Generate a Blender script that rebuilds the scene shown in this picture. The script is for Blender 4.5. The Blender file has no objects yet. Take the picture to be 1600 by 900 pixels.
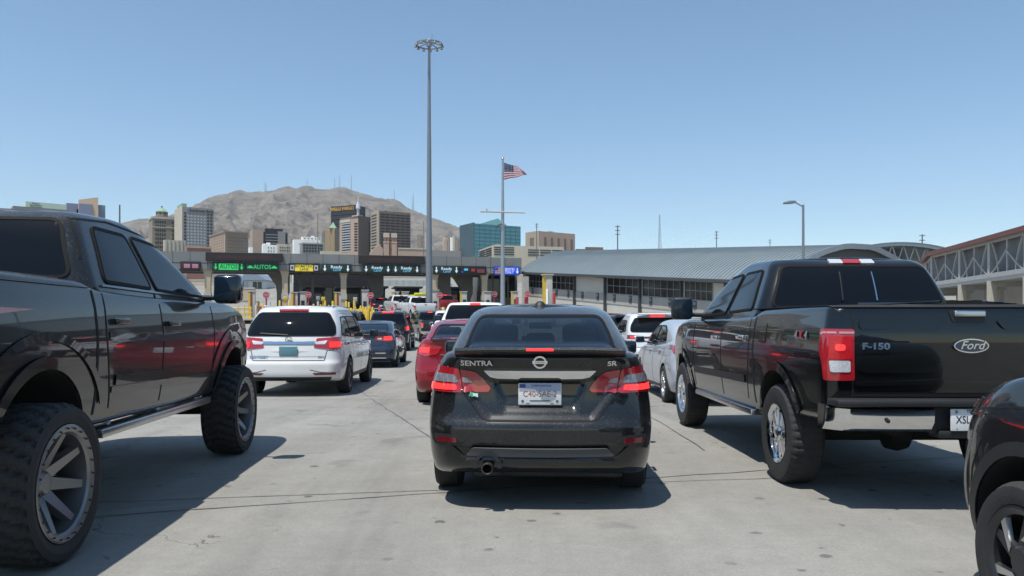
TEST = False
import bpy, bmesh, math, random
import numpy as np
from mathutils import Vector, Matrix, noise
from mathutils.bvhtree import BVHTree
random.seed(7)
sc = bpy.context.scene
COL = sc.collection
R = math.radians
F, CX, HY, EYE = 1240.0, 800.0, 500.0, 1.35

# ------------------------------------------------------------------ basics
def at(px, py, Y):
    return Vector(((px-CX)/F*Y, Y, EYE+(HY-py)/F*Y))

def pf(pts):
    """monotone cubic through points"""
    xs = np.array([p[0] for p in pts], float); ys = np.array([p[1] for p in pts], float)
    h = np.diff(xs); d = np.diff(ys)/h
    m = np.zeros(len(xs))
    m[0], m[-1] = d[0], d[-1]
    for i in range(1, len(xs)-1):
        if d[i-1]*d[i] > 0:
            w1, w2 = 2*h[i]+h[i-1], h[i]+2*h[i-1]
            m[i] = (w1+w2)/(w1/d[i-1]+w2/d[i])
    def f(x):
        if x <= xs[0]: return float(ys[0])
        if x >= xs[-1]: return float(ys[-1])
        i = int(np.searchsorted(xs, x)-1)
        t = (x-xs[i])/h[i]
        return float((2*t**3-3*t*t+1)*ys[i]+(t**3-2*t*t+t)*h[i]*m[i]+(-2*t**3+3*t*t)*ys[i+1]+(t**3-t*t)*h[i]*m[i+1])
    return f

GZ = pf([(-80, 0), (8, 0), (16, -.1), (38, -.15), (48, 0), (58, .6), (66, 1.25), (75, 1.75), (82, 1.95), (98, 2.0), (108, 3.1), (125, 6.2), (150, 7.8), (175, 9.6), (240, 11), (9000, 11)])

def tag(o, label=None, cat=None, group=None, kind=None):
    if label: o['label'] = label
    if cat: o['category'] = cat
    if group: o['group'] = group
    if kind: o['kind'] = kind
    return o

def empty(name, loc=(0, 0, 0), rz=0, label=None, cat=None, group=None, parent=None, rx=0):
    o = bpy.data.objects.new(name, None); COL.objects.link(o)
    o.empty_display_size = .2
    o.location = loc; o.rotation_euler = (rx, 0, rz)
    if parent: o.parent = parent
    return tag(o, label, cat, group)

def link(name, me, parent=None, loc=None):
    o = bpy.data.objects.new(name, me); COL.objects.link(o)
    if parent: o.parent = parent
    if loc is not None: o.location = loc
    return o

def smooth(me, ang=35):
    for p in me.polygons: p.use_smooth = True
    me.set_sharp_from_angle(angle=R(ang))

class MB:
    """collects shapes, links them as one mesh"""
    def __init__(s): s.v = []; s.f = []; s.m = []
    def add(s, v, f, m=0):
        o = len(s.v); s.v += [tuple(p) for p in v]
        s.f += [tuple(i+o for i in q) for q in f]; s.m += [m]*len(f)
        return s
    def box(s, x0, x1, y0, y1, z0, z1, m=0, M=None):
        v = [Vector(p) for p in ((x0,y0,z0),(x1,y0,z0),(x1,y1,z0),(x0,y1,z0),(x0,y0,z1),(x1,y0,z1),(x1,y1,z1),(x0,y1,z1))]
        if M: v = [M @ p for p in v]
        return s.add(v, [(3,2,1,0),(4,5,6,7),(0,1,5,4),(1,2,6,5),(2,3,7,6),(3,0,4,7)], m)
    def bar(s, p0, p1, w, h=None, m=0):
        p0, p1 = Vector(p0), Vector(p1); d = (p1-p0); L = d.length; d.normalize()
        up = Vector((0, 0, 1)) if abs(d.z) < .95 else Vector((0, 1, 0))
        sx = d.cross(up).normalized(); sz = sx.cross(d).normalized(); h = h or w
        M = Matrix.Translation(p0) @ Matrix((sx, d, sz)).transposed().to_4x4()
        return s.box(-w/2, w/2, 0, L, -h/2, h/2, m, M)
    def tube(s, p0, p1, r0, r1=None, n=12, m=0, cap=True):
        p0, p1 = Vector(p0), Vector(p1); r1 = r0 if r1 is None else r1
        d = (p1-p0).normalized(); up = Vector((0, 0, 1)) if abs(d.z) < .95 else Vector((1, 0, 0))
        a = d.cross(up).normalized(); b = d.cross(a)
        v = []
        for p, r in ((p0, r0), (p1, r1)):
            for i in range(n):
                t = 2*math.pi*i/n; v.append(p+a*(r*math.cos(t))+b*(r*math.sin(t)))
        f = [(i, (i+1) % n, n+(i+1) % n, n+i) for i in range(n)]
        if cap: f += [tuple(range(n-1, -1, -1)), tuple(range(n, 2*n))]
        return s.add(v, f, m)
    def path(s, pts, r, n=8, m=0):
        for a, b in zip(pts[:-1], pts[1:]): s.tube(a, b, r, r, n, m)
        return s
    def prism(s, poly, y0, y1, m=0, M=None):
        """poly in (x,z), extruded along y"""
        n = len(poly)
        v = [Vector((p[0], y0, p[1])) for p in poly]+[Vector((p[0], y1, p[1])) for p in poly]
        if M: v = [M @ p for p in v]
        f = [(i, (i+1) % n, n+(i+1) % n, n+i) for i in range(n)]+[tuple(range(n-1, -1, -1)), tuple(range(n, 2*n))]
        return s.add(v, f, m)
    def lathe(s, prof, n=32, m=0, axis='z', c=(0, 0, 0), close=False):
        """prof: (r, h)"""
        k = len(prof); v = []
        for i in range(n):
            t = 2*math.pi*i/n; ct, st = math.cos(t), math.sin(t)
            for r, h in prof:
                if axis == 'z': v.append((c[0]+r*ct, c[1]+r*st, c[2]+h))
                else: v.append((c[0]+h, c[1]+r*ct, c[2]+r*st))
        f = []
        for i in range(n):
            j = (i+1) % n
            for q in range(k-1 if not close else k):
                q2 = (q+1) % k
                f.append((i*k+q, j*k+q, j*k+q2, i*k+q2))
        return s.add(v, f, m)
    def mesh(s, name, mats, sm=None, bevel=0, fix=True):
        me = bpy.data.meshes.new(name); me.from_pydata(s.v, [], s.f)
        for m in (mats if isinstance(mats, (list, tuple)) else [mats]): me.materials.append(m)
        me.polygons.foreach_set('material_index', s.m)
        bm = bmesh.new(); bm.from_mesh(me)
        bmesh.ops.remove_doubles(bm, verts=bm.verts, dist=1e-5)
        if fix: bmesh.ops.recalc_face_normals(bm, faces=bm.faces)
        if bevel:
            es = [e for e in bm.edges if len(e.link_faces) == 2 and e.calc_face_angle(0) > .6]
            bmesh.ops.bevel(bm, geom=es, offset=bevel, segments=2, affect='EDGES', profile=.5, clamp_overlap=True)
        bm.to_mesh(me); bm.free()
        if sm or bevel: smooth(me, sm or 40)
        me.update()
        return me
    def build(s, name, mats, parent=None, sm=None, bevel=0, loc=None, fix=True):
        return link(name, s.mesh(name, mats, sm, bevel, fix), parent, loc)

# ------------------------------------------------------------------ materials
MATS = {}
def lin(h):
    h = h.lstrip('#'); c = [int(h[i:i+2], 16)/255 for i in (0, 2, 4)]
    return tuple(x/12.92 if x <= .04045 else ((x+.055)/1.055)**2.4 for x in c)

def mat(name, col, rough=.6, metal=0, coat=0, var=0, scale=8, bump=0, bscale=60, emit=None, estr=0, spec=.5, dust=0, dustcol=(.30, .30, .285), crough=.04, dscale=260, stretch=None):
    if name in MATS: return MATS[name]
    m = bpy.data.materials.new(name); m.use_nodes = True; MATS[name] = m
    nt = m.node_tree; b = nt.nodes['Principled BSDF']
    N = lambda t: nt.nodes.new(t)
    L = nt.links.new
    b.inputs['Base Color'].default_value = (*col, 1); b.inputs['Roughness'].default_value = rough
    b.inputs['Metallic'].default_value = metal; b.inputs['Coat Weight'].default_value = coat
    b.inputs['Coat Roughness'].default_value = crough
    b.inputs['Specular IOR Level'].default_value = spec
    if emit:
        b.inputs['Emission Color'].default_value = (*emit, 1); b.inputs['Emission Strength'].default_value = estr
    tc = N('ShaderNodeTexCoord'); src = tc.outputs['Object']
    if stretch:
        mp = N('ShaderNodeMapping'); mp.inputs['Scale'].default_value = stretch; L(src, mp.inputs['Vector']); src = mp.outputs['Vector']
    colour = None
    if var:
        n1 = N('ShaderNodeTexNoise'); n1.inputs['Scale'].default_value = scale; n1.inputs['Detail'].default_value = 8; n1.inputs['Roughness'].default_value = .65
        L(src, n1.inputs['Vector'])
        mr = N('ShaderNodeMapRange'); mr.inputs['From Min'].default_value = .25; mr.inputs['From Max'].default_value = .75
        mr.inputs['To Min'].default_value = 1-var; mr.inputs['To Max'].default_value = 1+var
        L(n1.outputs['Fac'], mr.inputs['Value'])
        mx = N('ShaderNodeVectorMath'); mx.operation = 'SCALE'; mx.inputs[0].default_value = col
        L(mr.outputs['Result'], mx.inputs['Scale']); colour = mx.outputs['Vector']
    if dust:
        n2 = N('ShaderNodeTexNoise'); n2.inputs['Scale'].default_value = dscale; n2.inputs['Detail'].default_value = 2
        n3 = N('ShaderNodeTexNoise'); n3.inputs['Scale'].default_value = 2.2; n3.inputs['Detail'].default_value = 5
        L(src, n2.inputs['Vector']); L(src, n3.inputs['Vector'])
        r2 = N('ShaderNodeMapRange'); r2.inputs['From Min'].default_value = .56; r2.inputs['From Max'].default_value = .78
        L(n2.outputs['Fac'], r2.inputs['Value'])
        r3 = N('ShaderNodeMapRange'); r3.inputs['From Min'].default_value = .35; r3.inputs['From Max'].default_value = .7
        L(n3.outputs['Fac'], r3.inputs['Value'])
        # dust settles on upward faces and low down
        ge = N('ShaderNodeNewGeometry'); sp = N('ShaderNodeSeparateXYZ'); L(ge.outputs['Normal'], sp.inputs['Vector'])
        up = N('ShaderNodeMapRange'); up.inputs['From Min'].default_value = .1; up.inputs['From Max'].default_value = .9; up.inputs['To Min'].default_value = .16; up.inputs['To Max'].default_value = 1.0
        L(sp.outputs['Z'], up.inputs['Value'])
        a = N('ShaderNodeMath'); a.operation = 'MULTIPLY_ADD'; L(r2.outputs['Result'], a.inputs[0]); a.inputs[1].default_value = .75; a.inputs[2].default_value = .22
        c = N('ShaderNodeMath'); c.operation = 'MULTIPLY'; L(a.outputs[0], c.inputs[0]); L(up.outputs['Result'], c.inputs[1])
        r3.inputs['To Min'].default_value = .35
        d = N('ShaderNodeMath'); d.operation = 'MULTIPLY'; L(c.outputs[0], d.inputs[0]); L(r3.outputs['Result'], d.inputs[1])
        e = N('ShaderNodeMath'); e.operation = 'MULTIPLY'; L(d.outputs[0], e.inputs[0]); e.inputs[1].default_value = dust; e.use_clamp = True
        mix = N('ShaderNodeMix'); mix.data_type = 'RGBA'
        L(e.outputs[0], mix.inputs[0])
        if colour: L(colour, mix.inputs[6])
        else: mix.inputs[6].default_value = (*col, 1)
        mix.inputs[7].default_value = (*dustcol, 1); colour = mix.outputs[2]
        rr = N('ShaderNodeMapRange'); rr.inputs['To Min'].default_value = rough; rr.inputs['To Max'].default_value = .85; L(e.outputs[0], rr.inputs['Value']); L(rr.outputs['Result'], b.inputs['Roughness'])
        if coat:
            cr = N('ShaderNodeMapRange'); cr.inputs['To Min'].default_value = coat; cr.inputs['To Max'].default_value = 0; L(e.outputs[0], cr.inputs['Value']); L(cr.outputs['Result'], b.inputs['Coat Weight'])
    if colour: L(colour, b.inputs['Base Color'])
    if bump:
        nb = N('ShaderNodeTexNoise'); nb.inputs['Scale'].default_value = bscale; nb.inputs['Detail'].default_value = 6
        L(src, nb.inputs['Vector'])
        bp = N('ShaderNodeBump'); bp.inputs['Strength'].default_value = bump; bp.inputs['Distance'].default_value = .02
        L(nb.outputs['Fac'], bp.inputs['Height']); L(bp.outputs['Normal'], b.inputs['Normal'])
    return m

def paint(name, hexc, metal=0.0, dust=.35, rough=.3, dscale=260):
    return mat('paint_'+name, lin(hexc), rough=rough, metal=metal, coat=1.0, dust=dust, spec=.15, crough=.025, dscale=dscale)

GLASS = mat('tinted_glass', (.004, .006, .008), rough=.03, spec=.28, dust=.05)
GLASSB = mat('blue_tint_glass', (.008, .018, .03), rough=.04, spec=.4, dust=.05)
def clear_glass(name, tint, refl=.9):
    m = bpy.data.materials.new(name); m.use_nodes = True; nt = m.node_tree; nt.nodes.clear(); L = nt.links.new
    o = nt.nodes.new('ShaderNodeOutputMaterial'); mx = nt.nodes.new('ShaderNodeMixShader'); t = nt.nodes.new('ShaderNodeBsdfTransparent'); g = nt.nodes.new('ShaderNodeBsdfGlossy')
    t.inputs['Color'].default_value = (*tint, 1); g.inputs['Roughness'].default_value = .02; g.inputs['Color'].default_value = (refl, refl, refl, 1)
    lw = nt.nodes.new('ShaderNodeLayerWeight'); lw.inputs['Blend'].default_value = .5
    pw = nt.nodes.new('ShaderNodeMath'); pw.operation = 'POWER'; pw.inputs[1].default_value = 4.5; L(lw.outputs['Facing'], pw.inputs[0])
    f = nt.nodes.new('ShaderNodeMath'); f.operation = 'MULTIPLY_ADD'; f.inputs[1].default_value = .9; f.inputs[2].default_value = .045; L(pw.outputs[0], f.inputs[0])
    L(f.outputs[0], mx.inputs[0]); L(t.outputs[0], mx.inputs[1]); L(g.outputs[0], mx.inputs[2]); L(mx.outputs[0], o.inputs['Surface'])
    return m
PRIV = clear_glass('privacy_glass', (.11, .135, .155)); PANE = clear_glass('green_tint_glass', (.55, .62, .62))
SEAT = None
TRIM = mat('black_plastic', (.014, .014, .015), rough=.5, var=.25, bump=.08, bscale=300, dust=.18)
SEAL = mat('rubber_seal', (.009, .009, .009), .75, spec=.2)
GAP = mat('panel_gap', (.003, .003, .003), rough=.8)
WELL = mat('wheel_well', (.008, .008, .008), rough=.9)
CHROME = mat('chrome', (.72, .73, .74), rough=.08, metal=1)
STEEL = mat('brushed_alloy', (.55, .56, .57), rough=.28, metal=1, var=.1, dust=.3)
DARKRIM = mat('dark_alloy', (.05, .05, .055), rough=.35, metal=.7, dust=.4)
RUBBER = mat('tyre_rubber', (.022, .022, .022), rough=.85, var=.3, bump=.2, bscale=90, dust=.75, dustcol=(.16, .15, .135))
REDLENS = mat('red_lens', (.36, .012, .02), rough=.12, coat=1, spec=.6, dust=.25)
DARKLENS = mat('dark_red_lens', (.12, .006, .01), rough=.12, coat=1, dust=.2)
LIT = mat('lit_brake_lamp', (.6, .02, .02), rough=.2, emit=(1, .03, .03), estr=1.6)
CLEAR = mat('clear_lens', (.55, .56, .57), rough=.12, coat=1, spec=.8, var=.35, scale=90)
WHITE = mat('white_gloss', (.75, .75, .74), rough=.35)
SILVERB = mat('badge_silver', (.62, .63, .64), rough=.15, metal=1)
PLATEW = mat('plate_white', (.66, .67, .66), rough=.4, var=.06, scale=30)
PLATEK = mat('plate_ink', (.02, .02, .03), rough=.5)
PLATEO = mat('plate_orange_ink', (.42, .12, .06), rough=.5)
PLATEB = mat('plate_blue_ink', (.04, .05, .2), rough=.5)
PLATET = mat('plate_teal', (.10, .23, .26), rough=.4, var=.1, scale=20)
HUB = mat('hub_black', (.015, .015, .016), rough=.4)

# ------------------------------------------------------------------ body shells
def shell(S, nrear=26, nside=54, nfront=10, ncorn=9, nz=22, nround=6):
    """stack of rounded plan outlines from sill to top"""
    zb, zt, yr, yf, W, sw = S['zb'], S['zt'], S['yr'], S['yf'], S['W'], S['sw']
    bow, fbow = S.get('bow', .08), S.get('fbow', .15)
    rx, ry, fx, fy = S.get('rx', .2), S.get('ry', .2), S.get('fx', .3), S.get('fy', .35)
    th, ti, bh, bi = S.get('th', .08), S.get('ti', .08), S.get('bh', .06), S.get('bi', .05)
    crown = S.get('crown', .03); disp = S.get('disp')
    params = [('r', i/nrear) for i in range(nrear)]+[('c', i/ncorn) for i in range(ncorn)]
    params += [('s', i/nside) for i in range(nside)]+[('d', i/ncorn) for i in range(ncorn)]+[('f', i/nfront) for i in range(nfront+1)]
    levels = [('b', (1-i/nround)) for i in range(nround)]+[('m', i/nz) for i in range(nz+1)]+[('t', (i+1)/nround) for i in range(nround)]
    def point(p, lv):
        k, a = p; lk, q = lv
        ins = ti*(1-math.cos(q*math.pi/2)) if lk == 't' else (bi*(1-math.cos(q*math.pi/2)) if lk == 'b' else 0)
        z = {'b': .3, 'm': .3+.7*q, 't': 1.2}[lk]*S.get('H', 1.0)
        x = y = 0
        for it in range(6):
            r0 = yr(z)+ins; f0 = yf(z)-ins; s_ = sw(z)
            ys, ye = r0+bow+ry, f0-fbow-fy
            if k in 'rc':
                w = W(ys)*s_-ins; cx = w-rx
                if k == 'r': x = a*cx; y = r0+bow*(x/w)**2.0
                else:
                    t = a*math.pi/2; yb = r0+bow*(cx/w)**2.0
                    x = cx+rx*math.sin(t); y = yb+(ys-yb)*(1-math.cos(t))
            elif k == 's':
                y = ys+(ye-ys)*a; x = W(y)*s_-ins
            else:
                w = W(ye)*s_-ins; cx = w-fx
                yb = f0-fbow*(cx/w)**2.0
                if k == 'd':
                    t = (1-a)*math.pi/2; x = cx+fx*math.sin(t); y = yb-(yb-ye)*(1-math.cos(t))
                else: x = cx*(1-a); y = f0-fbow*(x/w)**2.0
            b_, t_ = zb(y), zt(y)
            if lk == 'm': z = b_+bh+(t_-th-b_-bh)*q
            elif lk == 't': z = t_-th+th*math.sin(q*math.pi/2)
            else: z = b_+bh-bh*math.sin(q*math.pi/2)
        if disp and k in 'rc': y += disp(x, z)*(1 if k == 'r' else max(0, 1-a*1.6))
        return (x, y, z)
    V = []
    rings = [[point(p, lv) for p in params] for lv in levels]
    top = rings[-1]; bot = rings[0]
    for kk in (.85, .6, .35, .12, 0): rings.append([(x*kk, y, z+crown*(1-kk*kk)) for x, y, z in top])
    rings = [[(x*kk, y, z) for x, y, z in bot] for kk in (0, .5)]+rings
    n = len(params); V = []; Fc = []
    for sgn in (1, -1):
        o = len(V)
        for ring in rings: V += [(x*sgn, y, z) for x, y, z in ring]
        for i in range(len(rings)-1):
            for j in range(n-1):
                q = (o+i*n+j, o+i*n+j+1, o+(i+1)*n+j+1, o+(i+1)*n+j)
                Fc.append(q if sgn > 0 else q[::-1])
    bm = bmesh.new(); vs = [bm.verts.new(v) for v in V]
    for q in Fc:
        try: bm.faces.new([vs[i] for i in q])
        except ValueError: pass
    bmesh.ops.remove_doubles(bm, verts=bm.verts, dist=2e-4)
    bmesh.ops.dissolve_degenerate(bm, edges=bm.edges, dist=1e-5)
    bmesh.ops.recalc_face_normals(bm, faces=bm.faces)
    me = bpy.data.meshes.new('shell'); bm.to_mesh(me); bm.free()
    return me

def cut(me, cutters, mats):
    """boolean difference of a shell with cutter MBs"""
    for m in mats: me.materials.append(m)
    ob = bpy.data.objects.new('tmp', me); COL.objects.link(ob); tmp = [ob]
    for c in cutters:
        c.m = [1]*len(c.f)
        cm = c.mesh('cut', mats); co = bpy.data.objects.new('cut', cm); COL.objects.link(co); tmp.append(co)
        md = ob.modifiers.new('b', 'BOOLEAN'); md.operation = 'DIFFERENCE'; md.object = co; md.solver = 'EXACT'
    bpy.context.view_layer.update()
    out = bpy.data.meshes.new_from_object(ob.evaluated_get(bpy.context.evaluated_depsgraph_get()))
    for o in tmp: bpy.data.objects.remove(o)
    return out

def bvh_of(*meshes):
    V = []; P = []
    for me in meshes:
        o = len(V); V += [v.co.copy() for v in me.vertices]; P += [[i+o for i in p.vertices] for p in me.polygons]
    return BVHTree.FromPolygons(V, P)

# frames: (origin, u, v, direction of the ray)
def frame(axis, a=0, o=(0, 0, 0)):
    if axis == 'rear': return Vector((0, -6, 0)), Vector((1, 0, 0)), Vector((0, 0, 1)), Vector((0, 1, 0))
    if axis == 'front': return Vector((0, 12, 0)), Vector((1, 0, 0)), Vector((0, 0, 1)), Vector((0, -1, 0))
    if axis == 'left': return Vector((-6, 0, 0)), Vector((0, 1, 0)), Vector((0, 0, 1)), Vector((1, 0, 0))
    if axis == 'right': return Vector((6, 0, 0)), Vector((0, 1, 0)), Vector((0, 0, 1)), Vector((-1, 0, 0))
    if axis == 'top': return Vector((0, 0, 6)), Vector((1, 0, 0)), Vector((0, 1, 0)), Vector((0, 0, -1))
    d = Vector((math.sin(a), math.cos(a), 0)); u = Vector((math.cos(a), -math.sin(a), 0))
    return Vector(o)-d*6, u, Vector((0, 0, 1)), d

def proj(bvh, fr, u, v, off):
    o, U, V_, d = fr
    p = o+U*u+V_*v
    h = bvh.ray_cast(p, d)
    if h[0] is None:
        h = bvh.find_nearest(p+d*6)
        if h[0] is None: return p+d*6, -d
    n = h[1]
    if n.dot(d) > 0: n = -n
    n = (n*0.5-d*0.5).normalized() if n.dot(-d) < .35 else n
    return h[0]+n*off, n

def roundp(poly, r, n=4):
    out = []; k = len(poly)
    for i in range(k):
        a, b, c = (Vector(poly[i-1]), Vector(poly[i]), Vector(poly[(i+1) % k]))
        e1, e2 = a-b, c-b; rr = min(r, e1.length*.45, e2.length*.45)
        p, q = b+e1.normalized()*rr, b+e2.normalized()*rr
        for j in range(n+1):
            t = j/n; out.append(tuple(p*(1-t)**2+b*2*t*(1-t)+q*t*t))
    return out

def drape(mb, bvh, poly, axis, off=.005, du=.035, thick=.012, m=0):
    """a panel of outline poly (u,v) lying on the body, with a small edge thickness"""
    fr = axis if isinstance(axis, tuple) else frame(axis)
    u0, u1 = min(p[0] for p in poly), max(p[0] for p in poly)
    v0, v1 = min(p[1] for p in poly), max(p[1] for p in poly)
    us = sorted(set([round(p[0], 5) for p in poly]+[round(u0+(u1-u0)*i/max(2, int((u1-u0)/du)), 5) for i in range(max(2, int((u1-u0)/du))+1)]))
    us = [u for i, u in enumerate(us) if i == 0 or u-us[i-1] > 1e-4]
    rows = max(2, int((v1-v0)/du)+1); cols = []
    for u in us:
        vs = []
        for i in range(len(poly)):
            (a, b), (c, d) = poly[i-1], poly[i]
            if abs(a-c) < 1e-9:
                if abs(a-u) < 1e-4: vs += [b, d]
            elif min(a, c)-1e-5 <= u <= max(a, c)+1e-5: vs.append(b+(d-b)*(u-a)/(c-a))
        cols.append((u, min(vs), max(vs)))
    G = []; Nn = []
    for u, a, b in cols:
        for j in range(rows+1):
            p, n = proj(bvh, fr, u, a+(b-a)*j/rows, off); G.append(p); Nn.append(n)
    k = rows+1; nc = len(cols)
    fcs = [(i*k+j, (i+1)*k+j, (i+1)*k+j+1, i*k+j+1) for i in range(nc-1) for j in range(rows)]
    loop = [i*k for i in range(nc)]+[(nc-1)*k+j for j in range(1, k)]+[i*k+rows for i in range(nc-2, -1, -1)]+[j for j in range(rows-1, 0, -1)]
    b0 = len(G)
    for i in loop: G.append(G[i]-Nn[i]*thick)
    L = len(loop)
    for i in range(L): fcs.append((loop[i], b0+i, b0+(i+1) % L, loop[(i+1) % L]))
    # orient by the ray
    p = Vector((0, 0, 0))
    for q in fcs[:(nc-1)*rows]: p += (G[q[1]]-G[q[0]]).cross(G[q[2]]-G[q[0]])
    if p.dot(fr[3]) > 0: fcs = [f[::-1] for f in fcs]
    mb.add(G, fcs, m)
    return mb

def dline(mb, bvh, pts, axis, w, off=.004, du=.05, m=0, closed=False, thick=.01):
    """a strip of width w along a polyline, lying on the body"""
    fr = axis if isinstance(axis, tuple) else frame(axis)
    P = [Vector(p) for p in pts]
    if closed: P.append(P[0])
    Q = []
    for a, b in zip(P[:-1], P[1:]):
        n = max(1, int((b-a).length/du))
        Q += [a+(b-a)*i/n for i in range(n)]
    Q.append(P[-1]); G = []
    for i, q in enumerate(Q):
        a, b = Q[max(0, i-1)], Q[min(len(Q)-1, i+1)]
        if closed and i in (0, len(Q)-1): a, b = Q[-2], Q[1]
        t = (b-a).normalized(); nn = Vector((-t.y, t.x))
        ww = w(i/(len(Q)-1)) if callable(w) else w
        row = []
        for s_ in (-.5, .5):
            p, n = proj(bvh, fr, q.x+nn.x*ww*s_, q.y+nn.y*ww*s_, off); row.append((p, n))
        G += [row[0][0]-row[0][1]*thick, row[0][0], row[1][0], row[1][0]-row[1][1]*thick]
    fcs = []
    for i in range(len(Q)-1):
        for j in range(3): fcs.append((i*4+j, i*4+j+1, i*4+j+5, i*4+j+4))
    if not closed: fcs += [(0, 3, 2, 1), tuple(4*(len(Q)-1)+j for j in range(4))]
    mb.add(G, fcs, m)
    return mb

def arc(cy, cz, r, a0, a1, n=24, sx=1.0):
    return [(cy+r*sx*math.cos(R(a0+(a1-a0)*i/n)), cz+r*math.sin(R(a0+(a1-a0)*i/n))) for i in range(n+1)]

def text_mesh(s, size, ext=.0, sx=1.0, shear=0, bold=0):
    cu = bpy.data.curves.new('txt', 'FONT'); cu.body = s; cu.size = size; cu.align_x = 'CENTER'; cu.align_y = 'CENTER'
    cu.extrude = ext; cu.shear = shear; cu.offset = bold; cu.resolution_u = 3
    o = bpy.data.objects.new('txt', cu); COL.objects.link(o); bpy.context.view_layer.update()
    me = bpy.data.meshes.new_from_object(o.evaluated_get(bpy.context.evaluated_depsgraph_get()))
    bpy.data.objects.remove(o)
    if sx != 1:
        for v in me.vertices: v.co.x *= sx
    return me

def letters(name, s, size, m, parent, M=None, ext=.003, sx=1.0, shear=0, bold=0):
    """flat raised lettering: M maps text (x,y,normal) into the parent's space"""
    me = text_mesh(s, size, ext, sx, shear, bold)
    if M is not None: me.transform(M)
    me.materials.clear(); me.materials.append(m); me.name = name
    return link(name, me, parent)

REARM = Matrix(((1, 0, 0, 0), (0, 0, -1, 0), (0, 1, 0, 0), (0, 0, 0, 1)))   # text x->x, y->z, normal->-y

def badge(name, s, size, m, parent, bvh, axis, u, v, sx=1.0, ext=.003, off=.003, shear=0, bold=0):
    fr = axis if isinstance(axis, tuple) else frame(axis)
    me = text_mesh(s, size, ext, sx, shear, bold)
    fl = -1 if axis == 'left' else 1
    for vt in me.vertices:
        uu = vt.co.x*fl
        p, n = proj(bvh, fr, u+uu, v+vt.co.y, off+(2*ext if vt.co.z > 0 else 0)); vt.co = p
    me.materials.clear(); me.materials.append(m); me.name = name
    return link(name, me, parent)

def rbox(mb, c, s, r=.03, taper=0, m=0, rz=0):
    """rounded box appended to a MB"""
    bm = bmesh.new(); bmesh.ops.create_cube(bm, size=1)
    for v in bm.verts:
        v.co = Vector((v.co.x*s[0], v.co.y*s[1], v.co.z*s[2]))
        if taper and v.co.z < 0: v.co.x *= 1-taper
    bmesh.ops.bevel(bm, geom=list(bm.edges), offset=r, segments=3, affect='EDGES', profile=.5, clamp_overlap=True)
    M = Matrix.Translation(c) @ Matrix.Rotation(rz, 4, 'Z')
    bm.verts.index_update()
    mb.add([M @ v.co for v in bm.verts], [tuple(v.index for v in f.verts) for f in bm.faces], m); bm.free()
    return mb

# ------------------------------------------------------------------ wheels
WC = {}
def tyre_mesh(Rt, w, rr, tread):
    k = ('t', Rt, w, rr, tread)
    if k in WC: return WC[k]
    h = w/2; mb = MB()
    prof = [(rr, -h*.80), (rr+.012, -h*.95), (rr+(Rt-rr)*.45, -h*1.03), (rr+(Rt-rr)*.8, -h*.98), (Rt-.018, -h*.9), (Rt-.003, -h*.74)]
    n = 40 if tread == 0 else 120
    lugs = [-.74, -.55, -.35, -.33, -.02, .02, .33, .35, .55, .74] if tread else [-.6, -.2, .2, .6]
    prof2 = prof+[(Rt, h*a) for a in lugs]+[(r, -x) for r, x in reversed(prof)]
    mb.lathe(prof2, n, 0, 'x')
    if tread:
        kk = len(prof2); V = [list(v) for v in mb.v]
        for i in range(n):
            for q in range(4, kk-4):
                r, x = prof2[q]
                ph = (i+int(abs(x)/h*4)) % 4
                dpt = -.014*tread if ph == 0 else 0
                if tread == 1: dpt = -.010 if (i % 3 == 0 and abs(x) > .28*h) else 0
                f = (r+dpt)/r
                v = V[i*kk+q]; v[1] *= f; v[2] *= f
        mb.v = [tuple(v) for v in V]
    me = mb.mesh('tyre', RUBBER, sm=18 if tread else 30); WC[k] = me
    return me

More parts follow.
